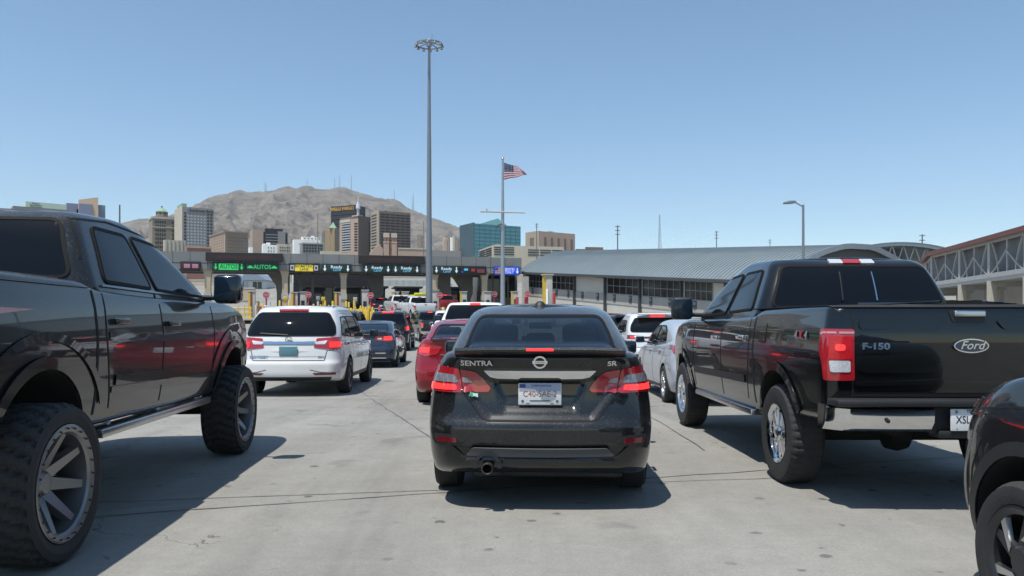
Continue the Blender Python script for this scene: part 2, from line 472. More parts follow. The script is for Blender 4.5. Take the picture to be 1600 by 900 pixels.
def rim_mesh(rr, w, style, ma):
    k = ('r', rr, w, style, ma.name)
    if k in WC: return WC[k]
    h = w/2; mb = MB()
    # outward face is -x
    lip = .035 if style == 'deep' else .018
    mb.lathe([(rr+.004, -h*.86), (rr+.006, -h*.97), (rr-.004, -h*.99), (rr-lip, -h*.93), (rr-lip-.012, -h*.85), (rr-lip-.02, -h*.3), (rr-.05, h*.7)], 48, 0, 'x')
    mb.lathe([(rr-lip-.03, h*.25), (.01, h*.25)], 32, 1, 'x')           # dark back
    mb.lathe([(rr*.62, h*.1), (rr*.62, h*.16), (.01, h*.16)], 32, 2, 'x')   # brake disc
    face = {'deep': -h*.62, 'ten': -h*.78, 'split': -h*.8, 'slash': -h*.82}.get(style, -h*.78)
    n = {'deep': 8, 'ten': 10, 'split': 6, 'slash': 5}.get(style, 5)
    ro = rr-lip-.006
    def spoke(a0, a1, w0, w1, x0, x1, r0=.05, dep=.04, mi=0):
        p, q = [], []
        for r, a, ww, x in ((r0, a0, w0, x0), (ro, a1, w1, x1)):
            c = Vector((0, math.cos(a), math.sin(a))); t = Vector((0, -math.sin(a), math.cos(a)))
            p.append([c*r+t*ww/2+Vector((x, 0, 0)), c*r-t*ww/2+Vector((x, 0, 0)), c*r-t*ww*.7+Vector((x+dep, 0, 0)), c*r+t*ww*.7+Vector((x+dep, 0, 0))])
        v = p[0]+p[1]
        mb.add(v, [(0, 1, 5, 4), (1, 2, 6, 5), (2, 3, 7, 6), (3, 0, 4, 7), (0, 3, 2, 1), (4, 5, 6, 7)], mi)
    for i in range(n):
        a = 2*math.pi*i/n+.2
        if style == 'deep': spoke(a, a, .075, .042, -h*.1, -h*.74, .06, .05)
        elif style == 'split':
            for s_ in (-1, 1): spoke(a+s_*.07, a+s_*.2, .035, .04, face, face*.98)
        elif style == 'slash':
            spoke(a, a+.25, .07, .035, face, face); spoke(a+.14, a+.66, .028, .04, face-.004, face-.004, .09, .02, 3)
        elif style == 'ten': spoke(a, a, .03, .035, face, face*.98)
        else: spoke(a, a, .09, .07, face, face)
    fx = -h*.2 if style == 'deep' else face
    mb.lathe([(.0, fx-.02), (.055, fx-.018), (.068, fx-.004), (.075, fx+.05)], 20, 0, 'x')
    if style == 'deep':
        for i in range(24):
            a = 2*math.pi*i/24
            c = Vector((-h*.985, (rr-.017)*math.cos(a), (rr-.017)*math.sin(a)))
            mb.tube(c, c-Vector((.008, 0, 0)), .006, n=6, m=1)
    me = mb.mesh('rim', [ma, HUB, STEEL, STEEL], sm=30, fix=False); WC[k] = me
    return me

def wheels(root, pos, Rt, w, rr, style, ma, tread=0, simple=False):
    for (x, y) in pos:
        e = empty('wheel', (x, y, Rt), math.pi if x > 0 else 0, parent=root)
        link('tyre', tyre_mesh(Rt, w, rr, tread), e); link('rim', rim_mesh(rr, w, style, ma), e)

def arch_cut(W, y, z, r, depth=.4):
    out = []
    for s in (-1, 1):
        mb = MB(); mb.tube((s*(W-depth), y, z), (s*(W+.3), y, z), r, n=56); out.append(mb)
    return out
# ------------------------------------------------------------------ cars
CLEARD = mat('clear_fluted_lens', (.20, .20, .215), .15, coat=1, spec=.8, var=.8, scale=60, stretch=(3, .3, .3))
def mirx(poly): return [(-x, z) for x, z in poly]

class Car:
    """body + cabin shells of one vehicle, with helpers that lay parts on them (local y = 0 at the rear end)"""
    def __init__(s, root, pm, low, cab, axles, arch_r, arch_z, extra_cuts=(), depth=.42, res=1.0, body='body', cabin='cabin', tunnels=()):
        s.root, s.pm = root, pm
        k = dict(nrear=int(26*res), nside=int(54*res), nz=int(22*res), ncorn=max(5, int(9*res)), nround=max(3, int(6*res)))
        kc = dict(k); kc['nrear'] = int(18*res); kc['nside'] = int(34*res); kc['nz'] = int(14*res)
        lm = shell(low, **k); cm = shell(cab, **kc); cm.materials.append(pm)
        cuts = []
        for y in axles: cuts += arch_cut(max(low['W'](y), .8), y, arch_z, arch_r, depth)
        lm = cut(lm, cuts+list(extra_cuts), [pm, WELL])
        smooth(lm, 32); smooth(cm, 32); lm.name = body; cm.name = cabin
        s.bvh = bvh_of(lm, cm); s.lb = bvh_of(lm)
        if tunnels:
            cm.materials.clear(); cm = cut(cm, tunnels, [pm, WELL]); cm.name = cabin; smooth(cm, 32)
        s.body = link(body, lm, root); s.cab = link(cabin, cm, root)
    def panel(s, name, poly, axis, m, off=.006, r=.02, par=None, thick=.012, du=.035, low=False, mirror=False):
        mb = MB(); p = roundp(poly, r) if r else poly
        drape(mb, s.lb if low else s.bvh, p, axis, off, du, thick)
        return mb.build(name, m, par or s.root, sm=35, fix=False)
    def line(s, name, pts, axis, m=None, w=.008, off=.002, par=None, closed=False, du=.05):
        mb = MB(); dline(mb, s.bvh, pts, axis, w, off, du, closed=closed, thick=.006)
        return mb.build(name, m or GAP, par or s.root, sm=35, fix=False)
    def window(s, poly, axis, trim=.03, glass=None, r=.05, trimmat=None, name='window', line=None):
        c = Vector((sum(p[0] for p in poly)/len(poly), sum(p[1] for p in poly)/len(poly)))
        g = s.panel(name, poly, axis, glass or GLASS, .007, r)
        if trim:
            mb = MB(); dline(mb, s.bvh, roundp(poly, r), axis, trim, .010, .05, closed=True, thick=.010)
            mb.build('window_trim', trimmat or SEAL, g, sm=35, fix=False)
        return g

def mirror_pair(root, x, y, z, pm, s=(.2, .12, .15), arm=.1, glassm=None):
    for sg in (-1, 1):
        mb = MB(); rbox(mb, (sg*(x+arm+s[0]/2), y, z), s, min(s)*.33)
        mb.tube((sg*x*.93, y+.04, z-s[2]*.3), (sg*(x+arm+.02), y+.02, z-s[2]*.3), .028, .022, 10)
        o = mb.build('wing_mirror', pm, root, sm=50)
        g = MB(); rbox(g, (sg*(x+arm+s[0]/2), y-s[1]/2-.001, z), (s[0]*.84, .006, s[2]*.8), .002)
        g.build('mirror_glass', glassm or GLASSB, o, sm=50)

def plate(root, x, z, y, name='licence_plate', w=.305, h=.155, base=None):
    mb = MB(); rbox(mb, (x, y, z), (w, .012, h), .005); rim = mb.build(name, base or PLATEW, root, sm=50)
    return rim

def handle(c, axis, u, v, m, L=.2, h=.035):
    mb = MB(); fr = frame(axis)
    p, n = proj(c.bvh, fr, u, v, .022)
    rbox(mb, p, (.03, L, h), .012)
    for k in (-1, 1):
        q, _ = proj(c.bvh, fr, u+k*L*.4, v, .006); rbox(mb, q, (.03, .03, h*.8), .006)
    return mb.build('door_handle', m, c.root, sm=50)

# ---------------------------------------------------------------- sedan
def sedan(root, pm, L=4.63, Wd=.88, H=1.495, detail=1, res=1.0, style='slash', rimm=None, glass=None, lampm=None, sporty=False, no_lamps=False, wb=2.70, ro=.98, tilt=0):
    dH = H-1.495; e = L-4.63; w = Wd/.88
    def lidshape(x, z):
        if not (detail > 1): return 0
        ax = abs(x)
        # inside the boot lid the panel sits in, with the plate recess deeper
        hw = .36+(z-.645)*.78 if z < .86 else .60
        d = min(hw-ax, z-.645)
        k = max(0, min(1, d/.03)); out = .030*k*k*(3-2*k)
        d2 = min(.26+(z-.70)*.35-ax, z-.705, .935-z); k = max(0, min(1, d2/.035)); out += .035*k*k*(3-2*k)
        # grooves of the lower bumper
        d3 = min(.66-ax, z-.37, .49-z, ); k = max(0, min(1, d3/.03)); out += .03*k
        return out
    low = dict(zb=pf([(0, .30), (.5, .21), (4.1+e, .19), (4.63+e, .26)]),
               zt=pf([(0, 1.10), (.12, 1.125), (.6, 1.11), (1.2, 1.035), (2.4, .975), (3.3+e, .955), (4.2+e, .82), (4.63+e, .66)]),
               yr=pf([(.22, .14), (.33, .05), (.46, .0), (.60, .0), (.66, .03), (.8, .055), (.95, .06), (1.05, .03), (1.10, .015), (1.14, .04)]),
               yf=pf([(.2, 4.5+e), (.5, 4.63+e), (.7, 4.6+e), (.9, 4.3+e)]),
               W=pf([(0, .84*w), (.6, .875*w), (1.5, Wd), (3.2+e, Wd), (4.1+e, .85*w), (4.6+e, .76*w)]),
               sw=pf([(.2, .94), (.4, .985), (.62, 1.0), (.85, .975), (1.0, .925), (1.1, .865)]),
               disp=lidshape, bow=.10, rx=.30*w, ry=.26, fx=.35, fy=.4, fbow=.2, th=.045, ti=.05, bh=.05, bi=.05, crown=.025)
    cab = dict(zb=pf([(0, .80), (5, .80)]), zt=pf([(.6, 1.33+dH), (1.2, 1.435+dH), (1.7, 1.48+dH), (2.3, 1.495+dH), (2.9+e, 1.46+dH), (3.4+e, 1.32+dH)]),
               yr=pf([(.8, .1), (1.08, .36), (1.22, .68), (1.36, 1.05), (1.5, 1.5)]),
               yf=pf([(.85, 3.85+e), (1.05, 3.55+e), (1.44, 2.75+e), (1.5, 2.5+e)]),
               W=pf([(0, .72*w), (1.2, .79*w), (2, .81*w), (3+e, .80*w), (3.8+e, .72*w)]),
               sw=pf([(.8, 1.03), (1.0, 1.0), (1.15, .95), (1.3, .87), (1.45, .78)]),
               bow=.14, fbow=.25, rx=.24, ry=.30, fx=.3, fy=.3, th=.075, ti=.17, bh=.02, bi=.01, crown=.02, H=1.1)
    ax = (ro, ro+wb+e)
    # the cabin is hollow: sight lines run through the rear window, the windscreen and the side windows
    tn = [MB().prism([(-.57*w, 1.10), (.57*w, 1.10), (.555*w, 1.215), (.51*w, 1.37+dH), (-.51*w, 1.37+dH), (-.555*w, 1.215)], -1, 7),
          MB().prism([(1.30, 1.075), (2.10, 1.04), (2.10, 1.36+dH), (1.72, 1.35+dH), (1.46, 1.24+dH*.6)], -2, 2, 0, Matrix(((0, 1, 0, 0), (1, 0, 0, 0), (0, 0, 1, 0), (0, 0, 0, 1)))),
          MB().prism([(2.22, 1.035), (3.16+e, 1.01), (3.0+e, 1.10), (2.60+e, 1.35+dH), (2.22, 1.36+dH)], -2, 2, 0, Matrix(((0, 1, 0, 0), (1, 0, 0, 0), (0, 0, 1, 0), (0, 0, 0, 1))))]
    c = Car(root, pm, low, cab, ax, .365, .33, res=res, tunnels=tn)
    gl = glass or PRIV
    IN = mat('cabin_trim', (.018, .018, .019), .8)
    MB().box(-.66*w, .66*w, .62, 3.3+e, .95, 1.118).build('cabin_floor', IN, root, bevel=.02)
    for x, y, z in ((-.36, 2.25, 1.22), (.36, 2.25, 1.22), (-.38, 1.32, 1.17), (0, 1.32, 1.15), (.38, 1.32, 1.17)):
        mb = MB(); rbox(mb, (x*w, y, z), (.25, .10, .19), .045); rbox(mb, (x*w, y+.03, z-.14), (.40, .12, .12), .04) if y > 2 else None; mb.build('headrest', IN, root, sm=50)
    mb = MB(); rbox(mb, (0, 2.95+e, 1.30+dH), (.24, .03, .07), .012); mb.build('rear_view_mirror', IN, root, sm=50)
    c.window([(-.62*w, 1.06), (.62*w, 1.06), (.53*w, 1.37+dH), (-.53*w, 1.37+dH)], 'front', 0, PANE, .05, name='windscreen')
    wheels(root, [(sg*(Wd-.10), y) for y in ax for sg in (-1, 1)], .325, .205, .22, style, rimm or STEEL, 0)
    # glazing
    c.window([(-.60*w, 1.095), (.60*w, 1.095), (.585*w, 1.22), (.535*w, 1.385+dH), (-.535*w, 1.385+dH), (-.585*w, 1.22)], 'rear', .022, gl, .06, name='rear_window')
    for axn in ('left', 'right'):
        c.window([(1.22, 1.065), (2.12, 1.02), (2.12, 1.375+dH), (1.72, 1.365+dH), (1.42, 1.25+dH*.6)], axn, .022, gl, .04)
        c.window([(2.20, 1.015), (3.22+e, .99), (3.05+e, 1.10), (2.62+e, 1.365+dH), (2.20, 1.375+dH)], axn, .022, gl, .04)
        c.line('door_gap', [(1.12, 1.03), (1.05, .9), (1.30, .62), (1.36, .30)], axn)
        c.line('door_gap', [(2.16, 1.0), (2.16, .28)], axn); c.line('door_gap', [(3.25+e, .97), (3.27+e, .7), (3.2+e, .28)], axn)
        handle(c, axn, 1.45, .90, pm); handle(c, axn, 2.5, .885, pm)
        if detail:
            c.line('sill_trim', [(1.5, .27), (3.1+e, .25)], axn, TRIM, .05, .006)
    mirror_pair(root, .80*w, 3.02+e, 1.07, pm, (.19, .11, .14), .08)
    c.low_half = w
    return c

def lamps_simple(c, poly, lit, axis='rear', lens=None, clear=None, both=True):
    for sg in ((1, -1) if both else (1,)):
        f = (lambda p: p) if sg == 1 else mirx
        o = c.panel('tail_light', f(poly), axis, lens or REDLENS, .008, .02)
        if lit: c.panel('lit_lamp', f(lit), axis, LIT, .012, .01, par=o)
        if clear: c.panel('reverse_lamp', f(clear), axis, CLEAR, .012, .01, par=o)

# ---------------------------------------------------------------- black saloon straight ahead
def black_saloon(loc, rz):
    pm = paint('dusty_black', '#080a0c', dust=.95, rough=.35, dscale=75)
    root = empty('sedan_car', loc, rz, 'dusty black saloon with lit tail lights and orange lettered plate, straight ahead on the concrete', 'car')
    c = sedan(root, pm, Wd=.83, detail=2, res=1.35, style='split', glass=PRIV)
    # tail lights that wrap the corner
    for sg in (1, -1):
        f = (lambda p: p) if sg == -1 else mirx
        o = c.panel('tail_light', f([(-.815, 1.025), (-.70, 1.02), (-.575, 1.005), (-.548, .838), (-.825, .838)]), 'rear', REDLENS, .012, .02)
        c.panel('clear_lamp', f([(-.80, .972), (-.60, .962), (-.585, .908), (-.81, .908)]), 'rear', CLEARD, .017, .012, par=o)
        c.panel('lit_lamp', f([(-.80, .893), (-.60, .893), (-.585, .855), (-.80, .853)]), 'rear', LIT, .017, .012, par=o)
        o = c.panel('boot_light', f([(-.568, 1.003), (-.46, .985), (-.40, .935), (-.345, .868), (-.36, .842), (-.540, .838)]), 'rear', REDLENS, .012, .018)
        c.panel('reverse_lamp', f([(-.55, .945), (-.515, .94), (-.47, .908), (-.545, .905)]), 'rear', CLEARD, .017, .012, par=o)
        c.panel('bumper_scoop', f([(-.76, .545), (-.60, .545), (-.52, .50), (-.56, .47), (-.72, .455)]), 'rear', TRIM, .006, .02)
        c.panel('reflector', f([(-.73, .527), (-.585, .525), (-.58, .492), (-.72, .49)]), 'rear', DARKLENS, .014, .01)
    c.line('lid_gap', [(-.545, .838), (-.43, .69), (-.405, .662), (-.36, .645), (.36, .645), (.405, .662), (.43, .69), (.545, .838)], 'rear', w=.011, off=.003)
    c.line('lid_gap', [(-.57, 1.003), (-.585, 1.09)], 'rear', w=.008); c.line('lid_gap', [(.57, 1.003), (.585, 1.09)], 'rear', w=.008)
    # ducktail lip with the high brake light
    sp = MB(); drape(sp, c.bvh, roundp([(-.60, 1.122), (.60, 1.122), (.575, 1.165), (-.575, 1.165)], .012), 'rear', .02, .03, .02)
    n = 25; V = []
    for i in range(n):
        x = -.60+1.2*i/(n-1); b = .07*(x/.8)**2+.2*max(0, abs(x)-.5)
        for yy, zz in ((.005+b, 1.125), (-.004+b, 1.142), (.02+b, 1.160), (.20+b, 1.150), (.2+b, 1.10), (.05+b, 1.10)): V.append((x, yy, zz-.03*max(0, abs(x)-.35)))
    fc = [(i*6+j, (i+1)*6+j, (i+1)*6+(j+1) % 6, i*6+(j+1) % 6) for i in range(n-1) for j in range(6)]+[tuple(range(6)), tuple(range(6*n-1, 6*n-7, -1))]
    o = MB().add(V, fc).build('spoiler_lip', pm, root, sm=40)
    MB().box(-.095, .095, -.012, .002, 1.135, 1.152).build('high_brake_light', LIT, o, bevel=.003)
    # chrome bar
    c.panel('chrome_bar', [(-.395, 1.0), (.395, 1.0), (.345, .945), (-.345, .945)], 'rear', CHROME, .022, .006, thick=.03, du=.02)
    # badge: ring with a bar
    p, nrm = proj(c.bvh, frame('rear'), 0, 1.055, .045)
    mb = MB(); n = 32
    for i in range(n):
        a, b = 2*math.pi*i/n, 2*math.pi*(i+1)/n
        mb.bar((.041*math.cos(a), p.y, 1.055+.038*math.sin(a)), (.041*math.cos(b), p.y, 1.055+.038*math.sin(b)), .010, .012)
    mb.box(-.052, .052, p.y-.009, p.y+.004, 1.045, 1.066)
    o = mb.build('emblem', SILVERB, root, sm=40)
    letters('lettering', 'NISSAN', .017, PLATEK, o, Matrix.Translation((0, p.y-.010, 1.0555)) @ REARM, .0008, 1.15)
    badge('model_badge', 'SENTRA', .050, SILVERB, root, c.bvh, 'rear', -.445, 1.048, 1.25, off=.010, bold=.0012)
    badge('trim_badge', 'SR', .046, SILVERB, root, c.bvh, 'rear', .505, 1.048, 1.25, off=.010, bold=.0012)
    # plate
    p, _ = proj(c.bvh, frame('rear'), 0, .81, .01); yp = p.y-.004
    o = plate(root, 0, .828, yp)
    yl = yp-.0075
    T = lambda x, z: Matrix.Translation((x, yl, z)) @ REARM
    MB().box(-.146, .146, yl-.0002, yl+.001, .850, .903).build('plate_band', mat('plate_grey_blue', lin('#9aa3b4'), .45), o)
    MB().box(-.142, -.10, yl-.001, yl, .872, .898).build('plate_flag', PLATEB, o)
    letters('lettering', 'CHIHUAHUA', .021, PLATEB, o, T(.01, .887), .0004, 1.15, bold=.0006)
    letters('lettering', 'C40-SAE-2', .058, PLATEO, o, T(0, .828), .0004, .93)
    MB().box(-.07, .07, yl-.001, yl, .778, .784).build('plate_slot', PLATEK, o)
    for sx in (-1, 1):
        MB().box(sx*.085-.012, sx*.085+.012, yl-.001, yl, .758, .763).build('plate_slot', PLATEK, o)
        MB().tube((sx*.122, yl, .778), (sx*.122, yl-.001, .778), .010, n=10).build('plate_seal', mat('plate_seal_grey', (.12, .10, .09), .5), o)
    c.panel('sticker', [(-.50, .830), (-.435, .830), (-.435, .803), (-.49, .803)], 'rear', mat('sticker_pale', lin('#b9d3c4'), .5), .018, .003)
    c.panel('sticker_mark', [(-.50, .830), (-.485, .830), (-.485, .812), (-.50, .812)], 'rear', mat('sticker_green', lin('#2f9a68'), .5), .022, .002)
    # lower bumper insert, exhaust
    c.panel('bumper_insert', [(-.47, .462), (.47, .462), (.52, .398), (-.52, .398)], 'rear', mat('grey_plastic', (.055, .057, .058), .55, dust=.5), .022, .02)
    c.line('bumper_lip', [(-.62, .47), (-.54, .39), (.54, .39), (.62, .47)], 'rear', TRIM, .016, .012)
    mb = MB(); mb.lathe([(.030, .0), (.036, -.01), (.042, -.0), (.042, .18)], 24, 0, 'z')
    M = Matrix.Translation((-.365, .0, .315)) @ Matrix.Rotation(R(-90), 4, 'X'); mb.v = [tuple(M @ Vector(v)) for v in mb.v]
    e = mb.build('exhaust_pipe', mat('dull_steel', (.12, .115, .11), .4, metal=.8, var=.3), root, sm=40, fix=False)
    MB().tube((-.365, .10, .315), (-.365, .11, .315), .036, n=18).build('exhaust_hole', GAP, e)
    ring = MB(); A = arc(-.365, .33, .085, -10, 190, 18)
    for a, b in zip(A[:-1], A[1:]): ring.bar((a[0], .035, a[1]), (b[0], .035, b[1]), .03, .02)
    ring.build('exhaust_surround', TRIM, root, sm=40)
    # antenna fin, rear-view fittings
    mb = MB(); mb.lathe([(0, .05), (.025, .045), (.05, .02), (.06, -.02)], 16, 0, 'z', (0, 1.62, 1.475))
    mb.build('aerial', TRIM, root, sm=50)
    c.panel('fuel_flap', [(.62, .90), (.80, .90), (.80, .74), (.62, .74)], 'left', pm, .004, .03)
    # torn under-tray
    MB().box(-.5, .62, .45, .55, .17, .23).build('silencer', mat('dull_steel', (.12, .115, .11), .4), root, bevel=.03)
    return root

def other_saloon(loc, rz, pm, label, kind):
    root = empty('sedan_car', loc, rz, label, 'car')
    rim = {'red': DARKRIM, 'blue': DARKRIM, 'silver': STEEL, 'white': STEEL}[kind]
    c = sedan(root, pm, L=4.75, Wd=.915, H=1.46, detail=1, res=.8, style='ten', rimm=rim, glass=GLASSB if kind == 'blue' else (PANE if kind == 'red' else PRIV))
    if kind == 'blue':
        lamps_simple(c, [(.30, .99), (.78, 1.0), (.82, .86), (.75, .82), (.30, .86)], [(.55, .98), (.77, .98), (.79, .87), (.55, .87)], clear=[(.36, .93), (.48, .94), (.48, .885), (.36, .885)])
        c.line('lid_gap', [(-.52, .84), (-.48, .72), (-.40, .69), (.40, .69), (.48, .72), (.52, .84)], 'rear', w=.014)
        c.line('chrome_strip', [(-.62, .33), (.62, .33)], 'rear', CHROME, .03, .02)
        c.line('chrome_strip', [(.3, .47), (.6, .47)], 'rear', CHROME, .03, .02)
    else:
        lamps_simple(c, [(.42, 1.0), (.72, 1.035), (.86, 1.0), (.86, .88), (.70, .83), (.5, .87)], [(.62, .985), (.80, .975), (.80, .90), (.64, .9)] if kind == 'red' else None, lens=REDLENS if kind != 'red' else mat('bright_red_lens', (.5, .02, .03), .1, coat=1))
        c.line('chrome_strip', [(-.45, .86), (.45, .86)], 'rear', CHROME, .02, .01)
        c.line('lid_gap', [(-.52, .84), (-.45, .70), (.45, .70), (.52, .84)], 'rear', w=.012)
    p, _ = proj(c.bvh, frame('rear'), 0, .78, .01); o = plate(root, 0, .78, p.y)
    if kind == 'silver':
        for axn in ('left',):
            c.line('chrome_strip', [(1.2, 1.05), (2.16, 1.0), (3.2, .975)], axn, CHROME, .014, .012)
    return root

# ---------------------------------------------------------------- vans and sport utilities
def wagon(root, pm, L=5.1, Wd=.99, H=1.735, rake=1.0, belt=1.06, sill=.28, Rw=.345, wb=3.0, ro=1.08, res=.8, style='slash', rimm=None, nose=1.0, glass=None, quarter=True, roofpm=None, rear_glass=None, gm=None, archr=None, mw=0, hood=0.0, my=None, mm=None):
    dB = belt-1.06; dH = H-1.735; e = L-5.16; w = Wd/.995
    low = dict(zb=pf([(0, sill+.08), (.5, sill), (L-.6, sill-.02), (L, sill+.04)]),
               zt=pf([(0, belt), (1.0, belt), (2.5, belt-.03), (L-1.35, belt-.06+hood), (L-.7, belt-.13+hood), (L-.05, .78+hood*.9)]),
               yr=pf([(.22, .14), (.34, .03), (.48, 0), (.62, 0), (.70, .04), (.9, .07), (1.06, .10), (1.3, .14)]),
               yf=pf([(.2, L-.12), (.5, L), (.8, L-.03), (1.1, L-.25)]),
               W=pf([(0, .94*Wd), (.7, .985*Wd), (1.5, Wd), (L-1.6, Wd), (L-.8, .97*Wd), (L, .86*Wd)]),
               sw=pf([(.25, .94), (.45, .985), (.65, 1.0), (.9, .985), (1.06, .95), (1.2, .92)]),
               bow=.10, rx=.26, ry=.24, fx=.35, fy=.4, fbow=.18, th=.05, ti=.05, crown=.03, bh=.05, bi=.05)
    cab = dict(zb=pf([(0, .85+dB), (6, .85+dB)]), zt=pf([(.2, H-.075), (1.0, H-.02), (1.9, H), (2.9+e, H-.035), (3.5+e, H-.16), (4.1+e, H-.42)]),
               yr=pf([(.85+dB, .05), (1.10+dB, .12*rake), (1.35+dB*.5, .25*rake), (1.55+dH, .42*rake), (1.70+dH, .62*rake)]),
               yf=pf([(.9+dB, 4.65+e), (1.08+dB, 4.25+e), (1.62+dH, 3.1+e), (1.72+dH, 2.8+e)]),
               W=pf([(0, .91*Wd), (1.0, .955*Wd), (3.0+e, .955*Wd), (4.2+e, .86*Wd)]),
               sw=pf([(.9+dB, 1.0), (1.12+dB, .975), (1.35, .915), (1.62+dH, .80)]),
               bow=.16, fbow=.28, rx=.22, ry=.26, fx=.3, fy=.3, th=.08, ti=.12, bh=.02, bi=.01, crown=.025, H=1.2)
    axl = (ro, ro+wb); ar = archr or Rw+.045
    c = Car(root, pm, low, cab, axl, ar, Rw+.01, res=res)
    wheels(root, [(sg*(Wd-.115), y) for y in axl for sg in (-1, 1)], Rw, .235, Rw*.68, style, rimm or STEEL, mw)
    gl = glass or GLASS
    zt_ = H-.15; zb_ = belt+.09
    c.window(rear_glass or [(-.83*w, zb_), (.83*w, zb_), (.80*w, 1.35+dH*.5), (.66*w, zt_), (-.66*w, zt_), (-.80*w, 1.35+dH*.5)], 'rear', .02, gl, .07, name='rear_window')
    y0, ym, y1 = .62*rake+.25, 2.62+e*.6, 3.95+e
    for axn in ('left', 'right'):
        zl, zu = belt+.06, H-.21
        if quarter:
            c.window([(.42*rake+.12, zl+.05), (1.45, zl), (1.45, zu), (y0+.05, zu-.02)], axn, .022, gl, .05)
            c.window([(1.53, zl), (ym-.04, zl-.01), (ym-.04, zu+.01), (1.53, zu)], axn, .022, gl, .04)
        else:
            c.window([(.50*rake+.25, zl+.06), (ym-.95, zl+.02), (ym-.95, zu), (y0+.15, zu-.03)], axn, .022, gl, .05)
            c.window([(ym-.88, zl), (ym-.04, zl-.01), (ym-.04, zu+.01), (ym-.88, zu)], axn, .022, gl, .04)
        c.window([(ym+.04, zl-.01), (y1, zl-.02), (y1-.2, zl+.10), (3.08+e, zu+.01), (ym+.04, zu+.02)], axn, .022, gl, .04)
        c.line('door_gap', [(ym, belt), (ym, sill+.08)], axn); c.line('door_gap', [(y1+.02, belt-.03), (y1+.02, sill+.08)], axn)
        c.line('door_gap', [(1.5, belt), (1.5, sill+.35), (1.62, sill+.08)], axn)
        handle(c, axn, ym-.3, belt-.12, pm); handle(c, axn, ym+.3, belt-.13, pm)
        c.line('sill_trim', [(ro+ar+.02, sill+.06), (ro+wb-ar-.02, sill+.05)], axn, TRIM, .07, .008)
        if gm: c.line('arch_trim', arc(ro, Rw+.01, ar+.03, 0, 180), axn, gm, .06, .012); c.line('arch_trim', arc(ro+wb, Rw+.01, ar+.03, 0, 180), axn, gm, .06, .012)
    mirror_pair(root, .93*w, my or 3.85+e, belt+.1, mm or pm, (.2, .12, .17), .08)
    return c

def white_minivan(loc, rz):
    pm = paint('pearl_white', '#d7d6d2', dust=.10)
    root = empty('minivan', loc, rz, 'white minivan with teal number plate and chrome strip under its wide dark rear window', 'minivan')
    c = wagon(root, pm, L=5.16, res=1.0, style='split', rimm=DARKRIM, Rw=.36, mm=TRIM)
    for sg in (1, -1):
        f = (lambda p: p) if sg == 1 else mirx
        o = c.panel('tail_light', f([(.50, 1.10), (.90, 1.13), (.97, 1.11), (.96, .92), (.80, .89), (.46, .93), (.62, 1.0), (.42, 1.06)][:6]), 'rear', REDLENS, .012, .02)
        c.panel('lit_lamp', f([(.74, 1.03), (.92, 1.03), (.92, .93), (.74, .93)]), 'rear', mat('dim_lit_lamp', (.5, .02, .02), .2, emit=(1, .04, .02), estr=.7), .018, .02, par=o)
        c.panel('reverse_lamp', f([(.47, 1.03), (.70, 1.05), (.66, .99), (.5, .99)]), 'rear', CLEAR, .017, .01, par=o)
        c.panel('reflector', f([(.45, .46), (.86, .47), (.86, .425), (.5, .42)]), 'rear', DARKLENS, .01, .01)
        c.line('bumper_crease', f([(.40, .52), (.60, .47), (.95, .46)]), 'rear', GAP, .012)
    c.panel('chrome_bar', [(-.50, 1.04), (.50, 1.04), (.60, .995), (-.60, .995)], 'rear', CHROME, .016, .005)
    c.line('hatch_gap', [(-.97, .90), (-.70, .87), (-.66, .69), (.66, .69), (.70, .87), (.97, .90)], 'rear', w=.014)
    c.line('crease', [(-.66, .77), (.66, .77)], 'rear', mat('white_shade', lin('#bdbcb8'), .4), .02, .004)
    p, _ = proj(c.bvh, frame('rear'), 0, 1.05, .01)
    mb = MB(); mb.lathe([(.05, 0), (.062, -.008), (.062, .01)], 24, 0, 'z'); mb.box(-.032, -.02, -.04, .04, -.006, .006); mb.box(.02, .032, -.04, .04, -.006, .006); mb.box(-.03, .03, -.006, .006, -.006, .006)
    M = Matrix.Translation((0, p.y-.012, 1.08)) @ REARM; mb.v = [tuple(M @ Vector(v)) for v in mb.v]
    mb.build('emblem', SILVERB, root, sm=40)
    p, _ = proj(c.bvh, frame('rear'), 0, .87, .012); plate(root, 0, .87, p.y, base=PLATET, w=.34, h=.17)
    badge('model_badge', 'ODYSSEY', .07, SILVERB, root, c.bvh, 'rear', -.55, .755, 1.2, bold=.001)
    badge('trim_badge', 'EX-L', .05, SILVERB, root, c.bvh, 'rear', .60, .755, 1.2)
    c.panel('high_brake_light', [(-.28, 1.635), (.28, 1.635), (.27, 1.605), (-.27, 1.605)], 'rear', REDLENS, .03, .005, thick=.03)
    c.line('wiper', [(-.02, 1.16), (-.55, 1.19)], 'rear', TRIM, .02, .03)
    c.panel('bumper_base', [(-.80, .385), (.80, .385), (.74, .31), (-.74, .31)], 'rear', TRIM, .008, .02)
    for sg in (-1, 1):
        MB().box(sg*.66-.02, sg*.66+.02, .9, 2.9, 1.715, 1.745).build('roof_rail', pm, root, bevel=.008)
    return root

